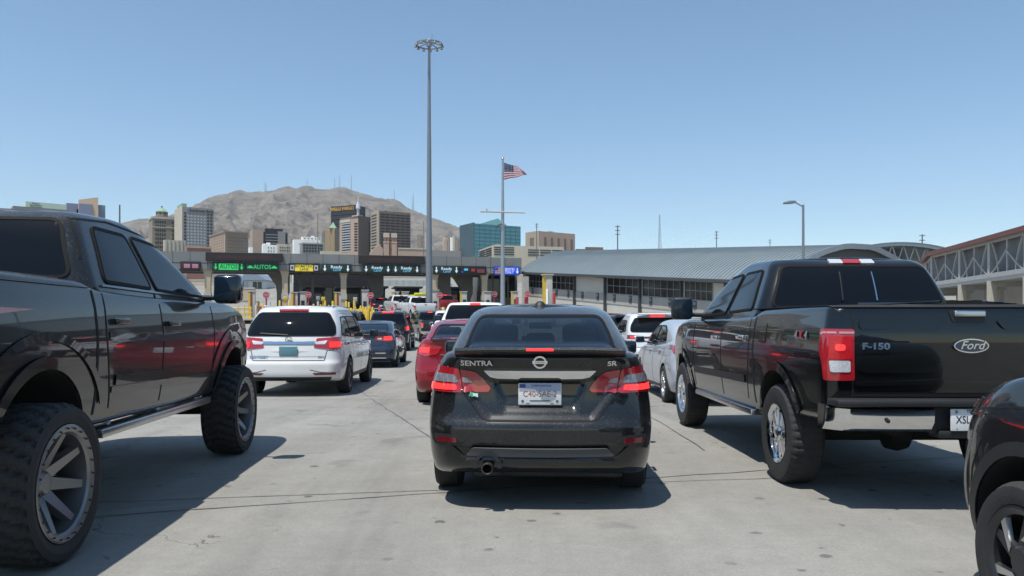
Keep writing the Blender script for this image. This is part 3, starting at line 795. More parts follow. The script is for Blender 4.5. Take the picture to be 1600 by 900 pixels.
def utility(loc, rz, pm, label, kind):
    root = empty('sport_utility_vehicle', loc, rz, label, 'car')
    if kind == 'full':      # tall, upright
        c = wagon(root, pm, L=5.2, Wd=1.02, H=1.93, rake=.55, belt=1.22, sill=.36, Rw=.40, ro=1.1, wb=2.95, res=.6, style='split', quarter=True)
        lamps_simple(c, [(.86, 1.22), (1.0, 1.22), (1.0, .84), (.88, .84)], [(.89, 1.18), (.97, 1.18), (.97, .98), (.89, .98)], clear=[(.9, .95), (.97, .95), (.97, .88), (.9, .88)])
        c.panel('high_brake_light', [(-.27, 1.885), (.27, 1.885), (.27, 1.83), (-.27, 1.83)], 'rear', LIT, .02, .005)
        c.line('chrome_strip', [(-.40, 1.08), (.40, 1.08)], 'rear', CHROME, .05, .01)
        c.line('hatch_gap', [(-.86, .84), (-.80, .70), (.80, .70), (.86, .84)], 'rear', w=.014)
        p, _ = proj(c.bvh, frame('rear'), 0, .93, .012); plate(root, 0, .93, p.y)
    elif kind == 'compact':
        c = wagon(root, pm, L=4.6, Wd=.935, H=1.68, rake=.9, belt=1.05, sill=.32, Rw=.36, ro=.92, wb=2.7, res=.8, style='slash', quarter=False, gm=TRIM)
        c.panel('lamp_band', [(-.66, 1.015), (.66, 1.015), (.66, .965), (-.66, .965)], 'rear', DARKLENS, .008, .01)
        lamps_simple(c, [(.52, 1.04), (.86, 1.06), (.88, .95), (.56, .94)], [(.58, 1.01), (.80, 1.02), (.80, .97), (.58, .97)], lens=DARKLENS)
        c.panel('high_brake_light', [(-.2, 1.60), (.2, 1.60), (.2, 1.57), (-.2, 1.57)], 'rear', LIT, .02, .005)
        c.panel('bumper_base', [(-.72, .52), (.72, .52), (.66, .34), (-.66, .34)], 'rear', TRIM, .012, .03)
        c.line('chrome_strip', [(-.72, .56), (.72, .56)], 'rear', mat('skid_white', (.6, .6, .6), .4), .06, .02)
        mb = MB(); mb.lathe([(.05, 0), (.06, -.01), (.06, .1)], 18, 0, 'z'); M = Matrix.Translation((-.48, .03, .44)) @ Matrix.Rotation(R(-90), 4, 'X'); mb.v = [tuple(M @ Vector(v)) for v in mb.v]
        mb.build('exhaust_tip', STEEL, root, sm=40, fix=False)
        c.line('hatch_gap', [(-.80, .95), (-.66, .72), (.66, .72), (.80, .95)], 'rear', w=.012)
        sp = MB(); rbox(sp, (0, .42, 1.645), (1.15, .36, .045), .02); sp.build('roof_spoiler', pm, root, sm=50)
        p, _ = proj(c.bvh, frame('rear'), 0, .84, .012); plate(root, 0, .84, p.y)
    return root

# ---------------------------------------------------------------- pickups
def pickup(root, pm, lift=0.0, res=.8, Rw=.41, ww=.27, rr=.24, style='split', rimm=None, tread=1, hw=1.0, glass=None, track=0, mirror_m=None, gm=None, flare=None, bumper=None, detail=1, chrome_handles=None, size=1.0):
    l = lift
    low = dict(zb=pf([(0, .64+l), (1.0, .58+l), (2, .52+l), (5.0, .50+l), (5.85, .52+l)]),
               zt=pf([(0, 1.455+l), (1.7, 1.445+l), (1.95, 1.40+l), (3.9, 1.375+l), (4.5, 1.375+l), (5.4, 1.27+l), (5.85, 1.12+l)]),
               yr=pf([(.5+l, .20), (.9+l, .13), (1.2+l, .12), (1.45+l, .145)]),
               yf=pf([(.5+l, 5.74), (.8+l, 5.86), (1.1+l, 5.82), (1.3+l, 5.6)]),
               W=pf([(0, .985*hw), (1.2, hw), (4.6, hw), (5.4, .965*hw), (5.85, .90*hw)]),
               sw=pf([(.5+l, .945), (.75+l, .985), (1.05+l, 1.0), (1.25+l, .985), (1.4+l, .955), (1.5+l, .94)]),
               bow=.035, rx=.10, ry=.10, fx=.3, fy=.3, fbow=.15, th=.045, ti=.045, bh=.05, bi=.04, crown=.035)
    cab = dict(zb=pf([(0, 1.15+l), (6, 1.15+l)]), zt=pf([(1.8, 1.88+l), (2.2, 1.935+l), (2.9, 1.96+l), (3.6, 1.91+l), (4.2, 1.72+l)]),
               yr=pf([(1.15+l, 1.80), (1.45+l, 1.85), (1.75+l, 1.95), (1.92+l, 2.05)]),
               yf=pf([(1.2+l, 4.85), (1.38+l, 4.60), (1.85+l, 3.72), (1.95+l, 3.4)]),
               W=pf([(1.8, .93*hw), (2.4, .955*hw), (4.0, .95*hw), (4.8, .88*hw)]),
               sw=pf([(1.15+l, 1.01), (1.38+l, .985), (1.6+l, .90), (1.9+l, .76)]),
               bow=.05, fbow=.28, rx=.13, ry=.12, fx=.3, fy=.3, th=.07, ti=.10, bh=.02, bi=.01, crown=.02, H=1.7)
    bed = MB(); bed.box(-.80*hw, .80*hw, .20, 1.76, 1.0+l, 2.4+l)
    axl = (1.20, 4.88); az = max(Rw+.03, .45+l*.85); ar = .485 if lift == 0 else .50
    c = Car(root, pm, low, cab, axl, ar, az, [bed], res=res, depth=.46)
    wheels(root, [(sg*(hw-ww/2+track), y) for y in axl for sg in (-1, 1)], Rw, ww, rr, style, rimm or CHROME, tread)
    gl = glass or GLASS
    rg = [(-.80*hw, 1.475+l), (.80*hw, 1.475+l), (.665*hw, 1.86+l), (-.665*hw, 1.86+l)]
    o = c.window(rg, 'rear', .02, gl, .07, name='rear_window')
    if detail > 1:
        for x in (-.16, .16): c.line('slider_bar', [(x*hw, 1.48+l), (x*hw*.93, 1.80+l)], 'rear', SILVERB if x > 0 else TRIM, .012, .014, par=o)
    for axn in ('left', 'right'):
        c.window([(2.12, 1.455+l), (2.88, 1.435+l), (2.80, 1.83+l), (2.28, 1.835+l)], axn, .024, gl, .05)
        c.window([(2.98, 1.43+l), (4.12, 1.405+l), (4.08, 1.47+l), (3.62, 1.80+l), (2.90, 1.83+l)], axn, .024, gl, .05)
        c.line('cab_gap', [(1.83, 1.44+l), (1.83, .60+l)], axn, w=.032)
        c.line('door_gap', [(1.98, 1.42+l), (1.96, 1.1+l), (2.05, .62+l)], axn, w=.018); c.line('door_gap', [(2.92, 1.42+l), (2.95, 1.0+l), (2.95, .58+l)], axn, w=.018)
        c.line('door_gap', [(4.16, 1.38+l), (4.22, 1.1+l), (4.2, .58+l)], axn, w=.018)
        hm = chrome_handles or pm
        handle(c, axn, 2.18, 1.19+l, hm, .22, .045); handle(c, axn, 3.14, 1.17+l, hm, .22, .045)
        c.line('side_moulding', [(2.10, .80+l), (4.15, .77+l)], axn, TRIM if detail > 1 else pm, .07, .012)
        if flare:
            for y in axl: c.line('wheel_arch_trim', arc(y, az, ar+.035, -12, 192, 30), axn, flare, .07, .02)
        st = MB(); s_ = -1 if axn == 'left' else 1
        st.box(s_*(hw-.02) if s_ < 0 else s_*(hw-.16), s_*(hw-.16) if s_ < 0 else s_*(hw-.02), 1.95, 4.18, .47+l*.75, .53+l*.75)
        for y in (2.2, 3.1, 4.0): st.box(min(s_*.7, s_*.9), max(s_*.7, s_*.9), y, y+.06, .47+l*.75, .56+l)
        st.build('running_board', STEEL, root, bevel=.012)
    mirror_pair(root, .93*hw, 4.12, 1.50+l*.9, mirror_m or TRIM, (.25, .16, .27), .10)
    # underbody
    mb = MB(); mb.box(-.42, -.32, .4, 5.2, .50+l, .62+l); mb.box(.32, .42, .4, 5.2, .50+l, .62+l)
    mb.tube((-.8*hw, 1.2, Rw), (.8*hw, 1.2, Rw), .06, n=12); mb.tube((-.8*hw, 4.88, Rw), (.8*hw, 4.88, Rw), .05, n=12)
    mb.lathe([(0, -.14), (.13, -.08), (.15, 0), (.13, .08), (0, .14)], 14, 0, 'x', (0, 1.2, Rw))
    mb.build('chassis', WELL, root, bevel=0, sm=40)
    # tailgate seams and handle
    for sg in (-1, 1): c.line('tailgate_gap', [(sg*.80*hw, .80+l), (sg*.80*hw, 1.44+l)], 'rear', w=.014)
    c.line('tailgate_gap', [(-.80*hw, .82+l), (.80*hw, .82+l)], 'rear', w=.014)
    # bumper
    if bumper is not False:
        bm_ = bumper or CHROME
        s = MB(); s.box(-.97*hw, .97*hw, .0, .20, .752+l, .80+l); s.box(-.30, .30, .08, .24, .56+l, .75+l); s.box(-.25, .25, .05, .2, .53+l, .585+l)
        bo = s.build('rear_bumper', TRIM, root, bevel=.015)
        for sg in (-1, 1):
            b = MB(); n = 12; V = []
            for i in range(n+1):
                t = i/n; x = (.30+.68*t)*hw; y = .02+.05*t*t+(.12*max(0, t-.85)/.15 if t > .85 else 0)
                for yy, zz in ((y+.06, .575), (y+.03, .60), (y-.005, .645), (y-.014, .735), (y+.02, .75), (y+.14, .75), (y+.14, .575)): V.append((sg*x, yy, zz+l))
            fc = [(i*7+j, (i+1)*7+j, (i+1)*7+(j+1) % 7, i*7+(j+1) % 7) for i in range(n) for j in range(7)]+[tuple(range(7)), tuple(range(7*n+6, 7*n-1, -1))]
            b.add(V, fc); b.build('bumper_corner', bm_, bo, sm=40)
    c.l = l
    return c

def black_pickup(loc, rz):
    pm = paint('clean_black', '#0b0d0d', dust=.16, rough=.25)
    root = empty('pickup_truck', loc, rz, 'gleaming black crew cab pickup with chrome rear bumper and blue oval badge on its tailgate', 'pickup')
    c = pickup(root, pm, res=1.25, detail=2, flare=pm, chrome_handles=CHROME, mirror_m=TRIM)
    for sg in (-1, 1):
        f = (lambda p: p) if sg == -1 else mirx
        fr = frame('corner', R(45)*-sg)
        o = c.panel('tail_light', f([(-.875, 1.285), (-.668, 1.285), (-.668, .925), (-.84, .925), (-.85, 1.05), (-.875, 1.12)]), fr, REDLENS, .018, .02, thick=.03)
        c.panel('lit_lamp', f([(-.80, 1.235), (-.68, 1.235), (-.68, 1.075), (-.80, 1.075)]), fr, mat('tail_glow', (.42, .01, .015), .15, emit=(1, .02, .03), estr=.05, var=.35, scale=70), .023, .015, par=o)
        c.panel('lit_lamp', f([(-.765, 1.18), (-.715, 1.18), (-.715, 1.135), (-.765, 1.135)]), fr, LIT, .027, .03, par=o)
        c.panel('reverse_lamp', f([(-.80, 1.065), (-.69, 1.065), (-.69, .985), (-.79, .985)]), fr, CLEAR, .023, .012, par=o)
        c.line('light_rim', f([(-.865, 1.25), (-.84, 1.26), (-.67, 1.26)]), fr, mat('pale_red_lens', (.6, .25, .25), .2), .014, .022, par=o)
    # third brake light
    for nm, x0, x1, mm in (('reverse_lamp', -.21, -.085, CLEAR), ('high_brake_light', -.08, .08, REDLENS), ('reverse_lamp', .085, .21, CLEAR)):
        c.panel(nm, [(x0, 1.918), (x1, 1.918), (x1, 1.878), (x0, 1.878)], 'rear', mm, .018, .008, thick=.03, du=.02)
    # tailgate furniture
    c.panel('tailgate_cap', [(-.985, 1.46), (.985, 1.46), (.985, 1.435), (-.985, 1.435)], 'rear', TRIM, .012, 0, thick=.02)
    c.panel('handle_recess', [(-.14, 1.415), (.14, 1.415), (.11, 1.33), (-.11, 1.33)], 'rear', TRIM, .006, .02)
    p, _ = proj(c.bvh, frame('rear'), 0, 1.39, .02)
    mb = MB(); rbox(mb, (0, p.y, 1.395), (.215, .03, .042), .008); mb.build('tailgate_handle', STEEL, root, sm=50)
    for sg in (-1, 1): c.panel('tailgate_swage', [(sg*x, z) for x, z in ((.19, 1.345), (.76, 1.345), (.76, 1.285), (.24, 1.285))], 'rear', pm, .012, .025)
    c.panel('tailgate_skin', [(-.77, 1.255), (.77, 1.255), (.77, .98), (-.77, .98)], 'rear', pm, .010, .05)
    c.line('tailgate_crease', [(-.78, .90), (-.1, .92), (.1, .92), (.78, .90)], 'rear', pm, .03, .012)
    # oval badge
    p, _ = proj(c.bvh, frame('rear'), 0, 1.17, .016)
    def oval(a, b, y, n=36): return [(a*math.cos(2*math.pi*i/n), b*math.sin(2*math.pi*i/n)) for i in range(n)]
    o = MB().prism([(x, z+1.17) for x, z in oval(.122, .05, 0)], p.y-.012, p.y+.01).build('oval_badge', CHROME, root, sm=40)
    MB().prism([(x, z+1.17) for x, z in oval(.112, .042, 0)], p.y-.016, p.y-.005).build('oval_field', mat('oval_blue', lin('#12263f'), .25, coat=1), o, sm=40)
    letters('lettering', 'Ford', .082, SILVERB, o, Matrix.Translation((0, p.y-.0175, 1.172)) @ REARM, .001, 1.05, .35, .0005)
    badge('model_badge', 'F-150', .062, SILVERB, root, c.bvh, 'rear', -.655, 1.165, 1.35, ext=.005, bold=.0025, off=.014)
    badge('drive_decal', '4', .085, mat('decal_grey', (.22, .22, .23), .5), root, c.bvh, 'left', .745, 1.235, 1.25, off=.010, ext=.0005, bold=.002)
    badge('drive_decal', '4', .085, mat('decal_grey', (.22, .22, .23), .5), root, c.bvh, 'left', .545, 1.235, 1.25, off=.010, ext=.0005, bold=.002)
    badge('drive_decal', 'X', .080, mat('decal_red', (.42, .02, .03), .5), root, c.bvh, 'left', .645, 1.235, 1.15, off=.010, ext=.0005, bold=.003)
    # plate
    o = plate(root, -.03, .662, .03, w=.305, h=.152)
    T = lambda x, z: Matrix.Translation((x, .0228, z)) @ REARM
    letters('lettering', 'TEXAS', .026, PLATEK, o, T(-.03, .722), .0004, 1.2, bold=.0008)
    letters('lettering', 'XSL 4182', .075, PLATEK, o, T(-.03, .662), .0004, .80, bold=.0005)
    letters('lettering', '*', .06, PLATEK, o, T(-.145, .706), .0004)
    MB().tube((-.03-.11, .024, .60), (-.03-.11, .0225, .60), .004, n=8).build('plate_screw', PLATEK, o)
    # parking sensor on the chrome
    MB().tube((-.62, .02, .655), (-.62, .008, .655), .014, n=14).build('parking_sensor', TRIM, root)
    c.panel('fuel_flap', [(1.48, 1.33), (1.66, 1.33), (1.66, 1.15), (1.48, 1.15)], 'left', pm, .005, .03)
    return root

def lifted_pickup(loc, rz):
    pm = paint('scuffed_black', '#0d0f10', dscale=70, dust=.85, rough=.3)
    root = empty('pickup_truck', loc, rz, 'lifted black pickup on huge off road tyres with deep dish rims', 'pickup')
    c = pickup(root, pm, lift=.15, res=1.25, Rw=.445, ww=.33, rr=.32, style='deep', rimm=mat('satin_rim', (.24, .245, .25), .34, metal=.85, dust=.5), tread=2, track=.12, detail=1, flare=pm, mirror_m=mat('mirror_black', (.01, .011, .012), .15, coat=1))
    l = .15
    c.line('belt_chrome', [(2.05, 1.425+l), (2.9, 1.41+l), (4.15, 1.385+l)], 'right', mat('dark_chrome', (.25, .26, .27), .2, metal=1), .014, .014)
    c.line('drip_rail', [(1.98, 1.6+l), (2.1, 1.875+l), (2.6, 1.91+l), (3.5, 1.86+l), (4.3, 1.47+l)], 'right', GAP, .012, .004)
    for ax in ('right', 'left'):
        c.line('fender_crease', arc(4.88, .60, .66, 20, 160, 24, 1.15), ax, pm, .05, .012)
        c.line('fender_crease', arc(1.20, .60, .66, 20, 160, 24, 1.15), ax, pm, .05, .012)
        c.line('body_crease', [(2.0, 1.10+l), (3.0, 1.06+l), (4.15, 1.10+l)], ax, pm, .05, .008)
        c.line('body_crease', [(2.05, .74+l), (4.15, .70+l)], ax, pm, .04, .008)
    c.line('rail_cap', [(.2, 1.435+l), (1.8, 1.425+l)], 'right', TRIM, .05, .01)
    lamps_simple(c, [(.82, 1.27+l), (.985, 1.27+l), (.985, .9+l), (.84, .9+l)], [(.86, 1.2+l), (.96, 1.2+l), (.96, 1.05+l), (.86, 1.05+l)])
    c.panel('high_brake_light', [(-.15, 1.92+l), (.15, 1.92+l), (.15, 1.885+l), (-.15, 1.885+l)], 'rear', REDLENS, .018, .008)
    return root

def plain_pickup(loc, rz, pm, label, rimm=None, lift=0, lit=True, hw=1.0, lampred=None, bump=None, sc_=1.0, badge_txt=None):
    root = empty('pickup_truck', loc, rz, label, 'pickup')
    c = pickup(root, pm, lift=lift, res=.55, detail=1, rimm=rimm or STEEL, tread=0, hw=hw, bumper=bump, mirror_m=TRIM)
    lamps_simple(c, [(.84*hw, 1.28+lift), (.985*hw, 1.28+lift), (.985*hw, .93+lift), (.84*hw, .93+lift)], [(.87*hw, 1.22+lift), (.96*hw, 1.22+lift), (.96*hw, 1.08+lift), (.87*hw, 1.08+lift)] if lit else None, clear=[(.87*hw, 1.05+lift), (.96*hw, 1.05+lift), (.96*hw, .97+lift), (.87*hw, .97+lift)])
    c.panel('high_brake_light', [(-.14, 1.918+lift), (.14, 1.918+lift), (.14, 1.875+lift), (-.14, 1.875+lift)], 'rear', LIT if lit else REDLENS, .02, .008)
    mb = MB(); p, _ = proj(c.bvh, frame('rear'), 0, 1.36+lift, .015); rbox(mb, (0, p.y, 1.36+lift), (.2, .03, .05), .01); mb.build('tailgate_handle', TRIM, root, sm=50)
    plate(root, 0, .66+lift, .06)
    if sc_ != 1: root.scale = (sc_, sc_, sc_)
    return root

def edge_crossover(loc, rz):
    """car alongside on the right: only its front corner is in view"""
    pm = paint('graphite', '#16191b', dust=.25, rough=.3)
    root = empty('crossover_car', loc, rz, 'dark grey crossover cut by the picture edge, its front wheel and headlight showing', 'car')
    rim = DARKRIM
    c = wagon(root, pm, L=4.5, Wd=.93, H=1.66, rake=.9, belt=1.06, sill=.30, Rw=.335, ro=.9, wb=2.72, res=1.2, style='slash', rimm=rim, quarter=False, gm=TRIM, my=2.5, hood=.17, archr=.43)
    for ax in ('left', 'right'):
        o = c.panel('headlight', [(4.04, .985), (4.22, .965), (4.34, .90), (4.30, .865), (4.12, .90)], ax, mat('smoked_lens', (.05, .045, .048), .1, coat=1), .012, .012)
        c.panel('red_reflection', [(4.10, .965), (4.20, .952), (4.24, .925), (4.14, .925)], ax, mat('reflection_red', (.26, .07, .08), .2, coat=1), .016, .01, par=o)  # red reflection in the headlight, painted on as a coloured panel
        c.line('bumper_gap', [(3.98, .80), (4.06, .66), (4.10, .50)], ax, w=.012)
        c.line('bumper_gap', [(4.10, .78), (4.20, .60), (4.24, .42)], ax, STEEL, .012, .006)
        c.line('bonnet_gap', [(3.2, 1.02), (3.8, .965), (4.1, .925)], ax, w=.010)
    return root
# ------------------------------------------------------------------ ground
def nodes_ground():
    m = bpy.data.materials.new('worn_concrete'); m.use_nodes = True; nt = m.node_tree; b = nt.nodes['Principled BSDF']
    N = lambda t, **k: nt.nodes.new(t); L = nt.links.new
    tc = N('ShaderNodeTexCoord'); src = tc.outputs['Object']
    def noi(sc_, det=6, rough=.6, dist=0, stretch=None):
        n = N('ShaderNodeTexNoise'); n.inputs['Scale'].default_value = sc_; n.inputs['Detail'].default_value = det; n.inputs['Roughness'].default_value = rough; n.inputs['Distortion'].default_value = dist
        s = src
        if stretch:
            mp = N('ShaderNodeMapping'); mp.inputs['Scale'].default_value = stretch; L(src, mp.inputs['Vector']); s = mp.outputs['Vector']
        L(s, n.inputs['Vector']); return n.outputs['Fac']
    def rng(v, a, b_, c, d):
        r = N('ShaderNodeMapRange'); r.inputs['From Min'].default_value = a; r.inputs['From Max'].default_value = b_; r.inputs['To Min'].default_value = c; r.inputs['To Max'].default_value = d
        L(v, r.inputs['Value']); return r.outputs['Result']
    def mul(a, b_):
        x = N('ShaderNodeMath'); x.operation = 'MULTIPLY'; L(a, x.inputs[0]); L(b_, x.inputs[1]); return x.outputs[0]
    f = mul(rng(noi(.25, 6), .3, .7, .86, 1.10), rng(noi(2.2, 8, .7), .3, .7, .90, 1.08))
    f = mul(f, rng(noi(55, 4, .8), .3, .7, .82, 1.14))
    f = mul(f, rng(noi(13, 6, .8), .3, .7, .90, 1.08))
    f = mul(f, rng(noi(.9, 5, .6, 0, (1.6, .16, 1)), .35, .75, 1.05, .86))      # tyre-polished lanes
    f = mul(f, rng(noi(1.1, 3, .5, .6), .62, .72, 1.0, .66))
    f = mul(f, rng(noi(.55, 4, .6, .3, (1.9, .22, 1)), .55, .70, 1.0, .80))
    f = mul(f, rng(noi(4.5, 2, .5, .4), .70, .76, 1.0, .62))                     # old oil stains
    # dark specks and flaked chips
    v = N('ShaderNodeTexVoronoi'); v.inputs['Scale'].default_value = 2.8; L(src, v.inputs['Vector'])
    w = N('ShaderNodeMath'); w.operation = 'ADD'; L(v.outputs['Distance'], w.inputs[0]); L(rng(noi(9, 4), .3, .7, -.06, .06), w.inputs[1])
    gate = rng(noi(1.3, 2), .42, .56, .0, 1)
    spk = rng(w.outputs[0], .085, .115, 1, 0)
    f2 = N('ShaderNodeMath'); f2.operation = 'MULTIPLY'; L(spk, f2.inputs[0]); L(gate, f2.inputs[1])
    # hairline cracks
    v2 = N('ShaderNodeTexVoronoi'); v2.feature = 'DISTANCE_TO_EDGE'; v2.inputs['Scale'].default_value = .22
    va = N('ShaderNodeVectorMath'); va.operation = 'ADD'
    nn = N('ShaderNodeTexNoise'); nn.inputs['Scale'].default_value = 1.6; nn.inputs['Detail'].default_value = 8; L(src, nn.inputs['Vector'])
    vs = N('ShaderNodeVectorMath'); vs.operation = 'SCALE'; vs.inputs['Scale'].default_value = 1.4; L(nn.outputs['Color'], vs.inputs[0])
    L(src, va.inputs[0]); L(vs.outputs['Vector'], va.inputs[1]); L(va.outputs['Vector'], v2.inputs['Vector'])
    crk = mul(rng(v2.outputs['Distance'], .0007, .002, 1, 0), rng(noi(.5, 2), .5, .6, 0, 1))
    mx = N('ShaderNodeMath'); mx.operation = 'MAXIMUM'; L(f2.outputs[0], mx.inputs[0]); L(crk, mx.inputs[1])
    f = mul(f, rng(mx.outputs[0], 0, 1, 1.0, .42))
    s = N('ShaderNodeVectorMath'); s.operation = 'SCALE'; s.inputs[0].default_value = (.285, .275, .245); L(f, s.inputs['Scale'])
    L(s.outputs['Vector'], b.inputs['Base Color']); b.inputs['Roughness'].default_value = .85; b.inputs['Specular IOR Level'].default_value = .3
    bp = N('ShaderNodeBump'); bp.inputs['Strength'].default_value = .35; bp.inputs['Distance'].default_value = .006
    L(noi(70, 5, .75), bp.inputs['Height']); L(bp.outputs['Normal'], b.inputs['Normal'])
    return m

ys = [-80, -20, 0]+[i*2 for i in range(3, 55)]+[110, 114, 118, 122, 126, 130, 140, 150, 160, 175, 200, 240, 400, 900, 2000, 5000, 9000]
xs = [-9000, -2000, -400, -120, -60, -30, -15, -5, 5, 15, 30, 60, 120, 400, 2000, 9000]
g = MB(); nX = len(xs)
g.add([(x, y, GZ(y)) for y in ys for x in xs], [(j*nX+i, j*nX+i+1, (j+1)*nX+i+1, (j+1)*nX+i) for j in range(len(ys)-1) for i in range(nX-1)])
gr = g.mesh('ground', nodes_ground()); 
for p in gr.polygons: p.use_smooth = True
tag(link('ground', gr), kind='structure')
# expansion joints: thin dark fillets lying on the slab
JM = mat('joint_filler', (.085, .083, .075), .9, var=.5, scale=14)
def joint(pts, w):
    mb = MB(); Q = []
    for (x0, y0), (x1, y1) in zip(pts[:-1], pts[1:]):
        n = max(2, int(math.hypot(x1-x0, y1-y0)/.12))
        Q += [(x0+(x1-x0)*i/n, y0+(y1-y0)*i/n) for i in range(n)]
    Q.append(pts[-1]); G = []
    dx, dy = pts[-1][0]-pts[0][0], pts[-1][1]-pts[0][1]; l = math.hypot(dx, dy); nx, ny = -dy/l, dx/l
    for i, (x, y) in enumerate(Q):
        o = noise.noise(Vector((x*2.3, y*2.3, 1)))*.022; ww = w*(1+.75*noise.noise(Vector((x*5, y*5, 7))))
        for s in (-.5, .5): G.append((x+nx*(o+ww*s), y+ny*(o+ww*s), GZ(y)+.004))
    mb.add(G, [(2*i, 2*i+1, 2*i+3, 2*i+2) for i in range(len(Q)-1)])
    return tag(mb.build('expansion_joint', JM), kind='structure')
def gp(px, py):
    """pavement point seen at a pixel of the photograph, near part of the lane"""
    Y = F*EYE/(py-HY); return ((px-CX)/F*Y, Y)
a, b = gp(300, 780), gp(690, 766); d = (a[1]-b[1])/(a[0]-b[0])
joint([(-9, a[1]-d*(a[0]+9)*1), (9, a[1]+d*(9-a[0]))], .011)
a, b = gp(300, 797), gp(690, 770); d = (a[1]-b[1])/(a[0]-b[0])
joint([(-9, a[1]-d*(a[0]+9)), (9, a[1]+d*(9-a[0]))], .014)
a, b = gp(575, 612), gp(668, 680); dx = (b[0]-a[0])/(b[1]-a[1])
joint([(a[0]+dx*(40-a[1]), 40), (a[0]+dx*(8.6-a[1]), 8.6)], .012)
joint([(2.0, 8.2), (1.7, 60)], .011)
for y in (14.2, 22.5, 30): joint([(-16, y-.3), (12, y+.4)], .012)

# ------------------------------------------------------------------ mountain
ridge = pf([(-400, 420), (60, 372), (150, 350), (200, 345), (222, 340), (245, 341), (262, 337), (285, 329), (306, 321.6), (326, 311.5), (335, 303.6), (355, 301), (373, 295), (387, 298), (413, 297), (425, 296), (438.5, 291), (450, 289), (462, 292.4), (479, 288.5), (487, 289.5), (492.5, 293.5), (510, 294), (524, 291.7), (533, 290), (551, 295.8), (579, 303.6), (588, 306.5), (601.5, 308), (619, 310), (624, 312.6), (635, 321.6), (646.5, 327), (667, 335), (682.5, 341), (705, 348.6), (716, 353), (760, 372), (830, 395), (1000, 430), (1400, 470)])
YR, YB = 3200.0, 1500.0
def hill_z(X, Y):
    px = CX+X/YR*F
    n0 = noise.fractal(Vector((X*.004, Y*.004, 3)), 1.0, 2.1, 5)
    top = (HY-ridge(px))/F*YR
    t = (Y-YB)/(YR-YB)
    if t <= 1:
        base = top*max(0, t)**1.25
    else: base = top*max(0, 1-(t-1)*1.2)
    wx = X+60*noise.noise(Vector((X*.003, Y*.003, 11)))
    q = Vector((wx*.0048+Y*.0012, Y*.0016, 5)); gul = 1-abs(noise.fractal(q, .8, 2.1, 7))*1.7
    q2 = Vector((X*.017+n0, Y*.011, 9)); g2 = abs(noise.fractal(q2, .7, 2.2, 6))
    q3 = Vector((X*.05, Y*.04, 2)); g3_ = noise.fractal(q3, .8, 2.0, 4)
    edge = min(1, max(0, 1-t)*4.5) if t <= 1 else 0
    return base+edge*((gul-.6)*70*max(.0, t)**.7-g2*36*max(0, t)**.5)-(abs(g3_)*9 if t > .8 else 0)+g3_*2.5*edge
nx, ny = 460, 190; V = []
for j in range(ny):
    Y = YB+(YR*1.25-YB)*j/(ny-1)
    for i in range(nx):
        X = -2700+(3900)*i/(nx-1); V.append((X, Y, max(-20, hill_z(X, Y))))
mb = MB(); mb.add(V, [(j*nx+i, j*nx+i+1, (j+1)*nx+i+1, (j+1)*nx+i) for j in range(ny-1) for i in range(nx-1)])
def rock_mat():
    m = bpy.data.materials.new('desert_rock'); m.use_nodes = True; nt = m.node_tree; b = nt.nodes['Principled BSDF']; L = nt.links.new
    tc = nt.nodes.new('ShaderNodeTexCoord')
    n1 = nt.nodes.new('ShaderNodeTexNoise'); n1.inputs['Scale'].default_value = .012; n1.inputs['Detail'].default_value = 10; n1.inputs['Roughness'].default_value = .7
    mp = nt.nodes.new('ShaderNodeMapping'); mp.inputs['Rotation'].default_value = (0, R(20), 0); mp.inputs['Scale'].default_value = (.5, 1, 2.2); L(tc.outputs['Object'], mp.inputs['Vector']); L(mp.outputs['Vector'], n1.inputs['Vector'])
    cr = nt.nodes.new('ShaderNodeValToRGB'); e = cr.color_ramp.elements
    e[0].position, e[0].color = .36, (.070, .060, .052, 1); e[1].position, e[1].color = .66, (.255, .220, .178, 1)
    k = e.new(.5); k.color = (.165, .142, .115, 1)
    n4 = nt.nodes.new('ShaderNodeTexNoise'); n4.inputs['Scale'].default_value = .05; n4.inputs['Detail'].default_value = 9; n4.inputs['Roughness'].default_value = .75; n4.inputs['Distortion'].default_value = .6
    L(mp.outputs['Vector'], n4.inputs['Vector'])
    av_ = nt.nodes.new('ShaderNodeMath'); av_.operation = 'MULTIPLY_ADD'; L(n4.outputs['Fac'], av_.inputs[0]); av_.inputs[1].default_value = .62
    sb = nt.nodes.new('ShaderNodeMath'); sb.operation = 'MULTIPLY_ADD'; L(n1.outputs['Fac'], sb.inputs[0]); sb.inputs[1].default_value = .75; sb.inputs[2].default_value = -.18; L(sb.outputs[0], av_.inputs[2])
    L(av_.outputs[0], cr.inputs['Fac'])
    # scattered desert scrub
    v = nt.nodes.new('ShaderNodeTexNoise'); v.inputs['Scale'].default_value = .11; v.inputs['Detail'].default_value = 4; L(tc.outputs['Object'], v.inputs['Vector'])
    r = nt.nodes.new('ShaderNodeMapRange'); r.inputs['From Min'].default_value = .55; r.inputs['From Max'].default_value = .68; r.inputs['To Max'].default_value = .55; L(v.outputs['Fac'], r.inputs['Value'])
    mx = nt.nodes.new('ShaderNodeMix'); mx.data_type = 'RGBA'; L(r.outputs['Result'], mx.inputs[0]); L(cr.outputs['Color'], mx.inputs[6]); mx.inputs[7].default_value = (.09, .085, .07, 1)
    L(mx.outputs[2], b.inputs['Base Color']); b.inputs['Roughness'].default_value = .95; b.inputs['Specular IOR Level'].default_value = .1
    return m
mm = mb.mesh('mountain', rock_mat()); smooth(mm, 50); tag(link('mountain', mm), kind='structure')
